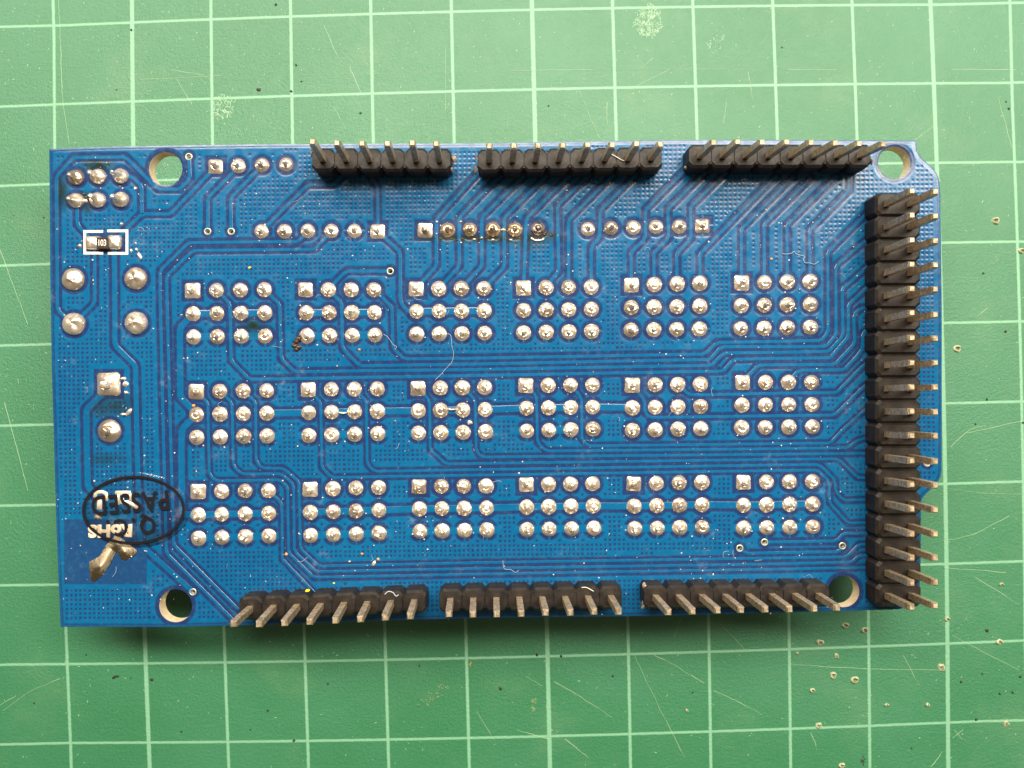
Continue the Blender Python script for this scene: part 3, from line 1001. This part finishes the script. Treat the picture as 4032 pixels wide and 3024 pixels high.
bmesh.ops.recalc_face_normals(bm, faces=bm.faces)
me = bpy.data.meshes.new('fibreglass_slab')
bm.to_mesh(me)
bm.free()
me.materials.append(M_FR4)
me.materials.append(M_BACK)
link('fibreglass_slab', me, board)

# traces, each a lacquered copper strip of its own
for pts, w in TR:
    mm = [wp(p) for p in pts]
    # round sharp corners a little
    rp = [mm[0]]
    for a, b_, c_ in zip(mm[:-2], mm[1:-1], mm[2:]):
        la, lc = (a - b_).length, (c_ - b_).length
        k = min(0.28, la * 0.4, lc * 0.4)
        rp.append(b_ + (a - b_).normalized() * k)
        rp.append(b_ + (c_ - b_).normalized() * k)
    rp.append(mm[-1])
    vs, fs, cu = ribbon(rp, w / KB, BT - 0.040, 0.026, 0.4)
    me = mesh_of('copper_trace', vs, fs, M_MASK, False)
    at = me.attributes.new('cu', 'FLOAT', 'POINT')
    at.data.foreach_set('value', cu)
    at = me.attributes.new('st', 'FLOAT', 'POINT')
    sv = []
    for vv in vs:
        sx_, sy_ = 2016 + vv[0] * KB, 1512 - vv[1] * KB
        sv.append(float(ST[min(NY - 1, max(0, int((sy_ - y0) / CELL))), min(NX - 1, max(0, int((sx_ - x0) / CELL)))]))
    at.data.foreach_set('value', sv)
    link('copper_trace', me, board)

# vias: small annular rings
vs, fs = [], []
for i, (r, z) in enumerate(((14.5, 0.0), (12.5, 0.04), (9.8, 0.04), (8.2, -0.2))):
    for k in range(16):
        t = 2 * math.pi * k / 16
        vs.append((r / KB * math.cos(t), r / KB * math.sin(t), z))
for i in range(3):
    for k in range(16):
        k2 = (k + 1) % 16
        fs.append((i * 16 + k, i * 16 + k2, (i + 1) * 16 + k2, (i + 1) * 16 + k))
vme = mesh_of('via', vs, fs, M_RING, True)
for p in VIAS:
    link('via', vme, board, wp(p, BT - 0.04))


# solder joints ---------------------------------------------------------
def joint_mesh(kind, seed):
    rr = random.Random(seed)
    sides, vs, fs = 28, [], []
    sq = kind in ('sq', 'sk', 'ts')
    big = kind in ('lg', 'ts', 'tr')
    H = {'rd': .36, 'sq': .30, 'rb': .42, 'ic': .75, 'pk': .5, 'lg': .75, 'ts': .55, 'tr': .7, 'sk': .12}[kind] * rr.uniform(.85, 1.15)
    nubr = {'ts': .36, 'tr': .36}.get(kind, .31) * rr.uniform(.92, 1.08)
    nubh = {'rd': 1.12, 'sq': 1.05, 'rb': 1.3, 'ic': 1.5, 'pk': 1.15, 'lg': H, 'ts': 1.6, 'tr': 1.7, 'sk': .9}[kind] * rr.uniform(.8, 1.1)
    if rr.random() < 0.2 and kind == 'rd': nubh = H * 1.25
    R0 = 1.0
    rings = [(1.0, 0.0), (0.985, .10), (0.93, .24), (0.84, .42), (0.70, .62), (0.58, .80), (0.47, .86), (0.385, .62)]
    if kind == 'lg':
        rings = [(1.0, 0.0), (0.99, .14), (.95, .30), (.86, .50), (.72, .68), (.54, .83), (.34, .94), (.15, 1.0)]
    if kind == 'ic':
        rings = [(1.0, 0.0), (.99, .18), (.95, .36), (.86, .55), (.72, .74), (.58, .9), (.46, 1.05), (.36, 1.2)]
    ox, oy = rr.uniform(-.09, .09), rr.uniform(-.09, .09)
    if kind == 'ic': ox, oy = rr.uniform(-.25, -.05), rr.uniform(0.0, .2)
    lob = [rr.uniform(-.035, .035) for _ in range(5)]
    tw = rr.uniform(0, 6.28)
    for (pr, pz) in rings:
        for k in range(sides):
            t = 2 * math.pi * k / sides
            e = 1.0
            if sq:
                p_ = 7.0 if pr > 0.8 else (3.2 if pr > .5 else 2.0)
                e = 1 / (abs(math.cos(t)) ** p_ + abs(math.sin(t)) ** p_) ** (1 / p_)
                if pr > .8: e *= 0.985 + 0.03 * abs(math.sin(2 * t)) ** 4
            e *= 1 + sum(l * math.cos((m_ + 1) * t + tw * m_) for m_, l in enumerate(lob)) * (0.5 if pr > .9 else 1.0)
            zz = H * pz * (1 + 0.16 * math.cos(2 * t + tw) * (1 - pr) * 2 + 0.07 * math.cos(3 * t + tw * 2))
            w_ = (1 - pr)
            vs.append((R0 * (pr * e * math.cos(t) + ox * w_), R0 * (pr * e * math.sin(t) + oy * w_), zz))
    n = len(rings)
    if kind != 'lg':
        # pin tail standing in the fillet, bevelled square end
        for (pr, z, rnd) in ((nubr, nubh * .72, .6), (nubr * .96, nubh * .93, .4), (nubr * .7, nubh, .4)):
            for k in range(sides):
                t = 2 * math.pi * k / sides + tw
                p_ = 3.5
                e = 1 / (abs(math.cos(t)) ** p_ + abs(math.sin(t)) ** p_) ** (1 / p_) * .92
                t0 = 2 * math.pi * k / sides
                vs.append((pr * e * math.cos(t0) + ox, pr * e * math.sin(t0) + oy, z * (1 + .07 * math.cos(t0 + tw))))
        n += 3
    for i in range(n - 1):
        for k in range(sides):
            k2 = (k + 1) % sides
            fs.append((i * sides + k, i * sides + k2, (i + 1) * sides + k2, (i + 1) * sides + k))
    vs.append((ox, oy, (nubh if kind != 'lg' else H * 1.02)))
    b0 = (n - 1) * sides
    for k in range(sides):
        fs.append((b0 + k, b0 + (k + 1) % sides, len(vs) - 1))
    return mesh_of('solder_joint', vs, fs, {'rb': M_SOLB, 'sk': M_SOLK}.get(kind, M_SOLD), True)


JM = {}
for kind, cnt in (('rd', 12), ('sq', 5), ('rb', 4), ('ic', 6), ('pk', 1), ('lg', 4), ('ts', 1), ('tr', 1), ('sk', 1)):
    JM[kind] = [joint_mesh(kind, 31 * i + len(kind) + ord(kind[0])) for i in range(cnt)]
for i, (x, y, k, r) in enumerate(JO):
    ms = JM[k]
    o = link('solder_joint', ms[R.randrange(len(ms))], board, wp((x, y), BT - 0.03))
    if i == 231:
        o.data = o.data.copy()
        o.data.materials[0] = M_SOLK
    s = r / KB * R.uniform(.97, 1.03)
    if k in ('sq', 'sk', 'ts'):
        o.rotation_euler.z = R.randrange(4) * math.pi / 2 + R.uniform(-.03, .03)
    elif k in ('ic',):
        o.rotation_euler.z = R.uniform(-.6, .6)
    else:
        o.rotation_euler.z = R.uniform(0, 6.28)
    zz = 1.0
    o.scale = (s, s, zz * R.uniform(.85, 1.1))

# solder splashes and whiskers
for i, (s, x, y, rx, ry, a) in enumerate([('b2', 2090, 1385, 12, 9, 0), ('b1', 850, 1012, 13, 11, 0), ('b1', 855, 1095, 9, 7, 0), ('b1', 828, 960, 10, 7, 0), ('b1', 880, 1285, 17, 9, .9),
                                          ('b1', 825, 1305, 12, 6, 0), ('a1', 943, 595, 7, 7, 0), ('a1', 405, 1150, 9, 8, 0), ('a1', 808, 940, 7, 7, 0), ('a1', 985, 1250, 8, 16, .5),
                                          ('a1', 955, 1185, 6, 7, 0), ('a1', 905, 1200, 5, 9, 0), ('c2', 1160, 1030, 8, 13, -.4), ('c2', 925, 1010, 6, 5, 0), ('a1', 450, 715, 14, 8, 0),
                                          ('e', 910, 418, 9, 5, 0), ('e', 1160, 425, 10, 5, 0), ('e', 1010, 395, 7, 5, 0), ('e', 1400, 425, 8, 5, 0), ('e', 730, 180, 7, 4, .6), ('e', 410, 182, 6, 4, 0),
                                          ('e', 735, 463, 5, 5, 0), ('e', 1300, 290, 9, 8, 0)]):
    c = wp(V(s, (x, y))[0], BT - 0.01)
    v_, f_ = blob(c, rx / KB, ry / KB, 0.18, 50 + i, 9, 4, .3, a)
    link('solder_splash', mesh_of('solder_splash', v_, f_, M_SOLD, True), board)
v_, f_ = tube_verts([wp(p, BT + .2) for p in V('b2', (820, 1285), (845, 1292), (868, 1296), (895, 1290))], 0.12, 6)
link('solder_bridge', mesh_of('solder_bridge', v_, f_, M_SOLD, True), board)
v_, f_ = tube_verts([wp(p, BT + .2) for p in V('b2', (1870, 1250), (1905, 1262), (1960, 1255))], 0.12, 6)
link('solder_bridge', mesh_of('solder_bridge', v_, f_, M_SOLD, True), board)
arc = [wp(p, BT + .03) for p in V('e', (1668, 392), (1700, 418), (1750, 432), (1810, 425), (1852, 405))]
v_, f_ = tube_verts(smooth_path(arc, 3), 0.11, 6)
link('solder_splash', mesh_of('solder_splash', v_, f_, M_SOLD, True), board)
# glossy baked flux under the row of reworked joints
bag = Bag()
rr = random.Random(5)
for i in range(26):
    (x, y), = V('e', (rr.uniform(380, 1900), 405 + rr.gauss(0, 14)))
    c = wp((x, y), BT - 0.02)
    bag.add(blob(c, rr.uniform(.06, .22), rr.uniform(.04, .10), rr.uniform(.03, .06), i, 8, 3, .6, rr.uniform(-.4, .4)))
for (s, x, y) in [('a1', 460, 680), ('a1', 480, 700), ('a1', 440, 650), ('e', 1850, 350), ('e', 1860, 330), ('e', 1940, 360), ('b1', 1505, 1222)]:
    c = wp(V(s, (x, y))[0], BT - 0.02)
    bag.add(blob(c, .22, .16, .12, x, 8, 3, .6, 0))
tag(bag.build('baked_flux', M_CHAR, board, True), kind='stuff')
bag = Bag()
for i, (s, x, y, r) in enumerate([('b2', 430, 575, 15), ('b2', 415, 600, 13), ('b2', 400, 650, 14), ('b2', 430, 655, 15), ('b2', 415, 675, 12), ('b2', 455, 560, 10), ('b2', 385, 640, 9)]):
    c = wp(V(s, (x, y))[0], BT - 0.02)
    bag.add(blob(c, r / KB * .9, r / KB * .75, .3, i, 9, 4, .5, i))
tag(bag.build('charred_lump', M_CHAR, board, True), kind='stuff')
bag = Bag()
for i, (s, x, y, r) in enumerate([('b1', 1505, 1222, 7), ('c2', 313, 940, 7), ('c2', 1203, 988, 6), ('c2', 1047, 935, 6), ('k', 1225, 1200, 6), ('a4', 820, 322, 5), ('b2', 1020, 680, 5), ('c2', 500, 760, 4)]):
    c = wp(V(s, (x, y))[0], BT)
    bag.add(blob(c, r / KB, r / KB * .85, .15, i, 8, 3, .4, i))
tag(bag.build('amber_flux_beads', M_ORA, board, True), kind='stuff')

# small chip resistor with its printed outline
res = bpy.data.objects.new('chip_resistor', None)
COL.objects.link(res)
res.parent = board
(ax, ay), (bx, by) = V('a1', (600, 1078), (692, 1188))
rp0 = wp(((ax + bx) / 2, (ay + by) / 2), BT)
res.location = rp0
res.empty_display_size = 1


def rbox(w, h, z0, z1, bev):
    vs = []
    for (ins, z) in ((0, z0), (0, z1 - bev), (bev, z1)):
        for (sx_, sy_) in ((-1, -1), (1, -1), (1, 1), (-1, 1)):
            vs.append((sx_ * (w / 2 - ins), sy_ * (h / 2 - ins), z))
    fs = [(8, 9, 10, 11)]
    for i in (0, 1):
        for k in range(4):
            k2 = (k + 1) % 4
            fs.append((i * 4 + k, i * 4 + k2, i * 4 + 4 + k2, i * 4 + 4 + k))
    return vs, fs


v_, f_ = rbox(1.25, 1.28, -.02, .58, .05)
link('body', mesh_of('body', v_, f_, M_RES), res)


def pillow(w, h, ht, seed):
    rr = random.Random(seed)
    vs, fs = [], []
    sides = 24
    for (pr, pz) in ((1, 0), (.98, .25), (.92, .55), (.8, .8), (.55, .95), (.25, 1.0)):
        for k in range(sides):
            t = 2 * math.pi * k / sides
            p_ = 7 if pr > .7 else 3
            e = 1 / (abs(math.cos(t)) ** p_ + abs(math.sin(t)) ** p_) ** (1 / p_)
            vs.append((w / 2 * pr * e * math.cos(t), h / 2 * pr * e * math.sin(t), ht * pz * (1 + .15 * math.cos(2 * t + seed))))
    for i in range(5):
        for k in range(sides):
            k2 = (k + 1) % sides
            fs.append((i * sides + k, i * sides + k2, (i + 1) * sides + k2, (i + 1) * sides + k))
    fs.append(tuple(range(5 * sides, 6 * sides)))
    return vs, fs


for (xa, xb, ya, yb, sd_) in ((468, 612, 1058, 1190, 1), (682, 812, 1048, 1190, 2)):
    (ax, ay), (bx, by) = V('a1', (xa, ya), (xb, yb))
    v_, f_ = pillow((bx - ax) / KB, (by - ay) / KB, .55, sd_)
    o = link('terminal', mesh_of('terminal', v_, f_, M_SOLD, True), res, wp(((ax + bx) / 2, (ay + by) / 2), BT - 0.03) - rp0)


def text_mesh(s, size, extrude, m, name, spacing=1.0, offset=0.0, bevel=0.0):
    cu = bpy.data.curves.new('t', 'FONT')
    cu.body = s
    cu.size = size
    cu.extrude = extrude
    cu.offset = offset
    cu.bevel_depth = bevel
    cu.bevel_resolution = 2
    cu.space_character = spacing
    cu.align_x = 'CENTER'
    cu.align_y = 'CENTER'
    cu.resolution_u = 4
    to = bpy.data.objects.new('t', cu)
    COL.objects.link(to)
    dg = bpy.context.evaluated_depsgraph_get()
    me = bpy.data.meshes.new_from_object(to.evaluated_get(dg))
    bpy.data.objects.remove(to)
    me.name = name
    me.materials.clear()
    me.materials.append(m)
    return me


o = link('value_marking', text_mesh('103', 0.98, 0.004, M_SILK, 'value_marking', 0.95, 0.012), res, (0, 0, .59))
o.scale = (.72, 1, 1)
for pts in (V('a1', (630, 1012), (452, 1012), (452, 1222), (632, 1222)), V('a1', (672, 1006), (860, 1006), (860, 1224), (676, 1224))):
    chain([wp(p) for p in pts], 11 / KB, BT + 0.006, 0.03, M_SILK, 'silkscreen_bracket', board, .3, smooth=False)
bag = Bag()
(ax, ay), (bx, by) = V('a1', (600, 1015), (695, 1240))
bag.add(box_vf((ax - 2016) / KB, (bx - 2016) / KB, (1512 - by) / KB, (1512 - ay) / KB, BT - .04, BT - .018))
bag.build('solder_mask_gap', M_MASK, board)


# tinned lettering and mark
def tinned_poly(pts, name, inset=5.0):
    P = [Vector((p[0], p[1])) for p in pts]
    n = len(P)
    cx_, cy_ = sum(p.x for p in P) / n, sum(p.y for p in P) / n
    vs = []
    rings = ((0, 0.0), (0.5, .035), (1.6, .055), (inset, .075))
    for (ins, z) in rings:
        for i in range(n):
            a, b_, c_ = P[i - 1], P[i], P[(i + 1) % n]
            d1, d2 = (b_ - a).normalized(), (c_ - b_).normalized()
            nr = (Vector((-d1.y, d1.x)) + Vector((-d2.y, d2.x)))
            nr = nr.normalized() if nr.length > .01 else Vector((-d1.y, d1.x))
            mm = 1 / max(.5, nr.dot(Vector((-d1.y, d1.x))))
            q_ = b_ + nr * ins * mm
            w3 = wp((q_.x, q_.y))
            vs.append((w3.x, w3.y, BT - .02 + z))
    fs = []
    for k in range(3):
        for i in range(n):
            j = (i + 1) % n
            fs.append((k * n + j, k * n + i, (k + 1) * n + i, (k + 1) * n + j))
    fs.append(tuple(3 * n + i for i in range(n - 1, -1, -1)))
    bm = bmesh.new()
    vv = [bm.verts.new(q_) for q_ in vs]
    for f in fs:
        bm.faces.new([vv[i] for i in f])
    bmesh.ops.triangulate(bm, faces=[f for f in bm.faces if len(f.verts) > 4])
    bmesh.ops.recalc_face_normals(bm, faces=bm.faces)
    me = bpy.data.meshes.new(name)
    bm.to_mesh(me)
    bm.free()
    me.materials.append(M_MARK)
    me.polygons.foreach_set('use_smooth', [True] * len(me.polygons))
    return link(name, me, board)


tinned_poly(V('d', (768, 962), (735, 1010), (690, 1050), (640, 1110), (540, 1270), (400, 1350), (395, 1400), (425, 1590), (445, 1600), (560, 1500), (660, 1360), (740, 1190), (772, 1130), (800, 1180), (855, 1275), (900, 1288), (1030, 1215), (1045, 1180), (930, 1090), (855, 1030)), 'tinned_mark', 6)
for pts, w in [(V('d', (455, 400), (462, 345), (500, 322), (570, 322), (615, 345), (628, 400), (618, 450)), 14), (V('d', (520, 420), (520, 575)), 20), (V('d', (455, 400), (520, 440)), 12),
               (V('d', (755, 335), (975, 335)), 17), (V('d', (790, 330), (790, 505)), 14), (V('d', (965, 335), (965, 450)), 12), (V('d', (850, 400), (850, 470), (950, 475), (1075, 550)), 15)]:
    chain([wp(p) for p in pts], w / KB, BT - .02, .14, M_TIN, 'tinned_stroke', board, 1.3)
tinned_poly(V('d', (490, 650), (450, 708), (550, 708)), 'tinned_mark', 3)
o = link('tinned_lettering', text_mesh('RoHS', 1.85, 0.05, M_TIN, 'tinned_lettering', 1.05, 0.03, 0.075), board, wp(V('d', (685, 878))[0], BT + .03))
o.rotation_euler.z = math.pi + 0.02
o.scale = (1.10, 1, 1)

# inspection sticker: clear film, black oval and words, printed upside down
stk = bpy.data.objects.new('inspection_sticker', None)
COL.objects.link(stk)
stk.parent = board
sc_ = wp(V('d', (1018, 582))[0], BT + .20)
stk.location = sc_
stk.rotation_euler.z = math.radians(1.5)
stk.empty_display_size = 2
vs, fs = [(0, 0, .04)], []
n = 72
for j, (pr, z) in enumerate(((.5, .035), (.92, .01), (1.0, -.13))):
    for k in range(n):
        t = 2 * math.pi * k / n
        w_ = 1 + (.008 * math.sin(9 * t) if j == 2 else 0)
        vs.append((212 / KB * pr * w_ * math.cos(t) + .15, 148 / KB * pr * w_ * math.sin(t) - .05, z))
for k in range(n):
    fs.append((0, 1 + k, 1 + (k + 1) % n))
for j in range(2):
    for k in range(n):
        k2 = (k + 1) % n
        fs.append((1 + j * n + k, 1 + (j + 1) * n + k, 1 + (j + 1) * n + k2, 1 + j * n + k2))
link('film', mesh_of('film', vs, fs, M_FILM, True), stk)
ring = [Vector((197 / KB * math.cos(2 * math.pi * k / 80), 130 / KB * math.sin(2 * math.pi * k / 80), 0)) for k in range(80)]
v_, f_, _ = ribbon(ring, 10 / KB, .050, .003, .2, True)
link('printed_oval', mesh_of('printed_oval', v_, f_, M_INK), stk)


def local(p):
    q_ = wp(p, BT + .2) - sc_
    return Vector((q_.x, q_.y, 0))


o = link('printed_word', text_mesh('PASSED', 3.0, 0.0015, M_INK, 'printed_word', 1.12, 0.06), stk, local(V('d', (972, 462))[0]) + Vector((0, 0, .052)))
o.rotation_euler.z = math.pi + math.radians(3.2)
o.scale = (.80, 1, 1)
o = link('printed_word', text_mesh('Q.C.', 2.65, 0.0015, M_INK, 'printed_word', 1.35, 0.06), stk, local(V('d', (975, 812))[0]) + Vector((0, 0, .052)))
o.rotation_euler.z = math.pi + math.radians(3.0)
o.scale = (.84, 1, 1)

# ---- pin headers --------------------------------------------------------
PH = 2.5
ZP, ZT = BT + PH, BT + 8.5
pin_len = 1.0
vs, fs = [], []
hw = .32
for (w_, z) in ((hw, 0), (hw, .955), (hw * .62, 1.0)):
    for (a, b_) in ((-1, -1), (1, -1), (1, 1), (-1, 1)):
        vs.append((a * w_, b_ * w_, z))
for i in (0, 1):
    for k in range(4):
        k2 = (k + 1) % 4
        fs.append((i * 4 + k, i * 4 + k2, i * 4 + 4 + k2, i * 4 + 4 + k))
fs.append((8, 9, 10, 11))
PIN = mesh_of('pin', vs, fs, M_PIN)


def housing(n, half, seed, rows=1):
    """row of n moulded cells along local x, notched between the cells"""
    rr = random.Random(seed)
    bag = Bag()
    p = 2.54
    c = .42
    for i in range(n):
        xc = (i - (n - 1) / 2) * p
        x0_, x1_ = xc - p / 2 + .008, xc + p / 2 - .008
        j = lambda: rr.uniform(-.015, .015)
        base = [(x0_ + c, -half), (x1_ - c, -half), (x1_, -half + c), (x1_, half - c), (x1_ - c, half), (x0_ + c, half), (x0_, half - c), (x0_, -half + c)]
        vs = []
        ins_ = .09
        for (s_, z) in ((0, -.02), (0, PH - .26), (ins_, PH)):
            for (a, b_) in base:
                a2 = a + (ins_ if a < xc else -ins_) * (1 if s_ else 0) * (.8 if rows == 1 else 2.2)
                b2 = b_ + (ins_ if b_ < 0 else -ins_) * (2.9 if s_ else 0)
                vs.append((a2 + j() * .6, b2 + j() * .6, z + (j() if z > 1 else 0)))
        fs = []
        for q_ in (0, 1):
            for k in range(8):
                k2 = (k + 1) % 8
                fs.append((q_ * 8 + k, q_ * 8 + k2, q_ * 8 + 8 + k2, q_ * 8 + 8 + k))
        fs.append(tuple(range(16, 24)))
        bag.add((vs, fs))
    L2 = n * p / 2 - .5
    bag.add(rbox_c(L2, half - .42, PH - (.12 if rows == 1 else .4)))
    return mesh_of('housing', bag.v, bag.f, M_PLAS)


def rbox_c(hx, hy, z1):
    return box_vf(-hx, hx, -hy, hy, 0, z1)


def header(first, last, n, rows, tips, seed):
    """centres of first and last cell at the housing's top; tips = survey positions of the pin ends"""
    a, b_ = wp(first, ZP), wp(last, ZP)
    mid = (a + b_) / 2
    ang = math.atan2(b_.y - a.y, b_.x - a.x)
    half = 1.25 if rows == 1 else 2.45
    o = link('pin_header', housing(n, half, seed, rows), board, (mid.x, mid.y, BT))
    o.rotation_euler.z = ang
    sc = (b_ - a).length / (2.54 * (n - 1))
    o.scale = (sc, 1, 1)
    # pins
    per = Vector((-math.sin(ang), math.cos(ang), 0))
    inv = (Matrix.Translation((mid.x, mid.y, BT)) @ Matrix.Rotation(ang, 4, 'Z') @ Matrix.Diagonal((sc, 1, 1, 1))).inverted()
    for r, tl in enumerate(tips):
        for i, tp in enumerate(tl):
            c = a.lerp(b_, i / (n - 1)) + per * ((r - .5) * 2.54 if rows == 2 else 0)
            t = wp(tp, ZT)
            base = Vector((c.x, c.y, ZP))
            d = (t - base)
            lo = base - d * (0.5 / d.z)
            full = t - lo
            qt = full.to_track_quat('Z', 'Y')
            Mx = Matrix.Translation(lo) @ qt.to_matrix().to_4x4()
            # keep the square section aligned with the row
            ex = Mx.to_3x3() @ Vector((1, 0, 0))
            tw = math.atan2(ex.y, ex.x) - ang
            Mx = Mx @ Matrix.Rotation(-tw + random.Random(seed * 99 + i + r * 50).uniform(-.05, .05), 4, 'Z') @ Matrix.Diagonal((1, 1, full.length, 1))
            p = bpy.data.objects.new('pin', PIN)
            COL.objects.link(p)
            p.parent = o
            p.matrix_parent_inverse = Matrix.Identity(4)
            p.matrix_local = inv @ Mx
    return o


header((1272, 627), (1730, 628), 6, 1, [[(x / 3.403 + 1150, y / 3.403 + 480) for (x, y) in ((272, 262), (600, 280), (935, 285), (1277, 287), (1610, 280), (1930, 290))]], 1)
header((1926, 631), (2563, 622), 8, 1, [V('a3', (190, 182), (425, 182), (660, 180), (900, 177), (1140, 172), (1378, 172), (1615, 162), (1845, 168))], 2)
header((2755, 613), (3386, 612), 8, 1, [V('a4', (295, 112), (470, 107), (648, 110), (825, 110), (1002, 112), (1178, 117), (1352, 120), (1525, 124))], 3)
header((986, 2397), (1632, 2371), 8, 1, [[(917, 2459), (1017, 2461), (1117, 2456), (1217, 2451), (1319, 2446), (1417, 2441), (1515, 2434), (1614, 2429)]], 4)
header((1774, 2366), (2405, 2355), 8, 1, [[(1767, 2420), (1862, 2422), (1956, 2421), (2053, 2419), (2149, 2415), (2247, 2415), (2340, 2411), (2437, 2411)]], 5)
header((2580, 2353), (3222, 2346), 8, 1, [[(2634, 2413), (2729, 2410), (2828, 2406), (2920, 2404), (3016, 2402), (3111, 2401), (3209, 2399), (3298, 2395)]], 6)
IN = [752, 847, 945, 1041, 1137, 1232, 1330, 1429, 1525, 1620, 1715, 1815, 1908, 2005, 2104, 2198, 2297, 2392]
OU = [755, 851, 949, 1043, 1139, 1239, 1333, 1429, 1525, 1623, 1718, 1818, 1912, 2008, 2104, 2198, 2294, 2386]
header((3537, 803), (3541, 2346), 18, 2, [[(3592, y) for y in IN], [(3684, y) for y in OU]], 7)

# torn flash at the ends of the snapped header strips
for i, (s, x, y, rx, ry) in enumerate([('a2', 1935, 320, 14, 16), ('a2', 1915, 420, 7, 14), ('a3', 62, 420, 7, 22), ('a3', 62, 300, 5, 16), ('a4', 85, 300, 7, 10),
                                       ('a4', 1437, 250, 6, 16), ('c3', 1672, 1430, 10, 18), ('c3', 1690, 1240, 12, 14), ('a2', 560, 250, 4, 22)]):
    c = wp(V(s, (x, y))[0], BT + 1.9)
    v_, f_ = blob(c, rx / KB * .8, ry / KB * .8, .4, 80 + i, 8, 3, .8, 0)
    link('torn_flash', mesh_of('torn_flash', v_, f_, M_TORN), board)

# connectors on the component side carry the board; only their feet reach the mat
bag = Bag()
for g in range(18):
    (ax, ay), (bx, by) = g_(g, 0, 0), g_(g, 2, 3)
    a, b_ = wp((ax, ay)), wp((bx, by))
    bag.add(box_vf(a.x - 1.2, b_.x + 1.2, b_.y - 1.2, a.y + 1.2, zb - 2.5, zb - .005))
    for r in range(3):
        for q_ in range(4):
            c = wp(g_(g, r, q_))
            bag.add(box_vf(c.x - .32, c.x + .32, c.y - .32, c.y + .32, 0.01, zb - 2.51))
tag(bag.build('underside_connectors', M_PLAS, board), kind='stuff')

# =====================================================================
#  loose bits lying on the board
# =====================================================================


def thread(name, pts, r, m, label, cat, z=BT + .10, group=None):
    group = {'hair': 'loose hairs on the circuit board', 'shaving': 'plastic shavings on the pin headers'}[cat]
    mm = smooth_path([wp(p, z) for p in pts], 5)
    c0 = mm[0].copy()
    rr = random.Random(len(pts) * 7)
    mm = [p - c0 + Vector((0, 0, rr.uniform(0, .05))) for p in mm]
    v_, f_ = tube_verts(mm, r, 4)
    o = link(name, mesh_of(name, v_, f_, m, True), None, c0)
    return tag(o, label, cat, group)


thread('loose_hair', V('b2', (1868, 522), (1905, 545), (1915, 640), (1932, 720), (1915, 800), (1870, 850), (1800, 930), (1750, 975)), .020, M_LINT,
       'long pale hair curving across the blue traces in the middle of the circuit board', 'hair')
thread('loose_hair', V('k', (1360, 1130), (1400, 1140), (1470, 1130), (1505, 1105), (1540, 1140), (1640, 1168), (1620, 1200), (1640, 1245), (1700, 1250), (1760, 1265), (1812, 1228)), .026, M_LINT,
       'kinked white hair above the last block of joints by the long double header', 'hair')
thread('loose_hair', V('b2', (1252, 530), (1290, 555), (1325, 600), (1350, 635), (1382, 652), (1360, 682)), .022, M_LINT,
       'short crooked hair to the right of the second block of joints in the top row', 'hair')
thread('loose_hair', V('c3', (320, 1000), (325, 1060), (345, 1085), (400, 1090), (440, 1115), (475, 1095)), .022, M_LINT,
       'bent white hair just above the middle pin header of the bottom edge', 'hair')
thread('plastic_shaving', [(x, y) for (x, y) in V('a3', (1365, 262), (1410, 285), (1460, 315), (1495, 330))], .05, M_SILK,
       'pale plastic shaving lying on top of the middle header of the upper edge', 'shaving', BT + PH + .1)
thread('plastic_shaving', [(x, y) for (x, y) in V('c3', (1080, 1262), (1130, 1262), (1200, 1300))], .05, M_SILK,
       'pale plastic shaving lying on top of the middle header of the lower edge', 'shaving', BT + PH + .1)
thread('plastic_shaving', V('c2', (1265, 1330), (1300, 1300), (1345, 1310), (1375, 1345), (1400, 1330)), .05, M_LINT,
       'curled grey shaving on the second cell from the right of the lower left header', 'shaving', BT + PH + .1)

for (s, x, y, rx, ry, lab) in [('c2', 517, 1293, 9, 5, 'largest yellow paint fleck, lying on the back edge of the lower left pin header'),
                               ('c2', 775, 1220, 4.5, 4, 'tiny yellow paint fleck on the blue board above the lower left pin header'),
                               ('a1', 2047, 1362, 7, 4.5, 'yellow paint fleck between the upper left row of six joints and the first block')]:
    zz = BT + (PH - .1 if lab.startswith('largest') else 0.02)
    c = wp(V(s, (x, y))[0], zz)
    v_, f_ = blob((0, 0, 0), rx / KB, ry / KB, .12, int(x), 7, 3, .5, .2)
    tag(link('paint_fleck', mesh_of('paint_fleck', v_, f_, M_YEL), None, c), lab, 'paint fleck', 'yellow paint flecks on the circuit board')

# uncountable dust and curled lint
rr = random.Random(21)
bag = Bag()
for i in range(1150):
    x, y = rr.uniform(215, 3600), rr.uniform(600, 2420)
    s = rr.choice((.035, .045, .05, .06, .075, .10))
    c = wp((x, y), BT + .0)
    bag.add(blob(c, s, s * rr.uniform(.6, 1), s, i, 5, 2, .5, rr.random() * 6))
tag(bag.build('dust_specks', M_DUST, None, True), 'fine pale dust specks scattered all over the blue circuit board', 'dust', kind='stuff')
bag = Bag()
for i in range(42):
    x, y = rr.uniform(260, 3380), rr.uniform(700, 2300)
    a = rr.random() * 6.28
    cvt = rr.uniform(-1.1, 1.1)
    p = wp((x, y), BT + .07)
    pts = [p.copy()]
    for k in range(rr.randint(4, 9)):
        a += cvt * .5 + rr.uniform(-.4, .4)
        p = p + Vector((math.cos(a), math.sin(a), 0)) * rr.uniform(.09, .20)
        pts.append(p.copy())
    bag.add(tube_verts(pts, rr.uniform(.009, .018), 4))
tag(bag.build('lint_fibres', M_LINT, None, True), 'tiny curled lint fibres strewn over the blue circuit board', 'lint', kind='stuff')
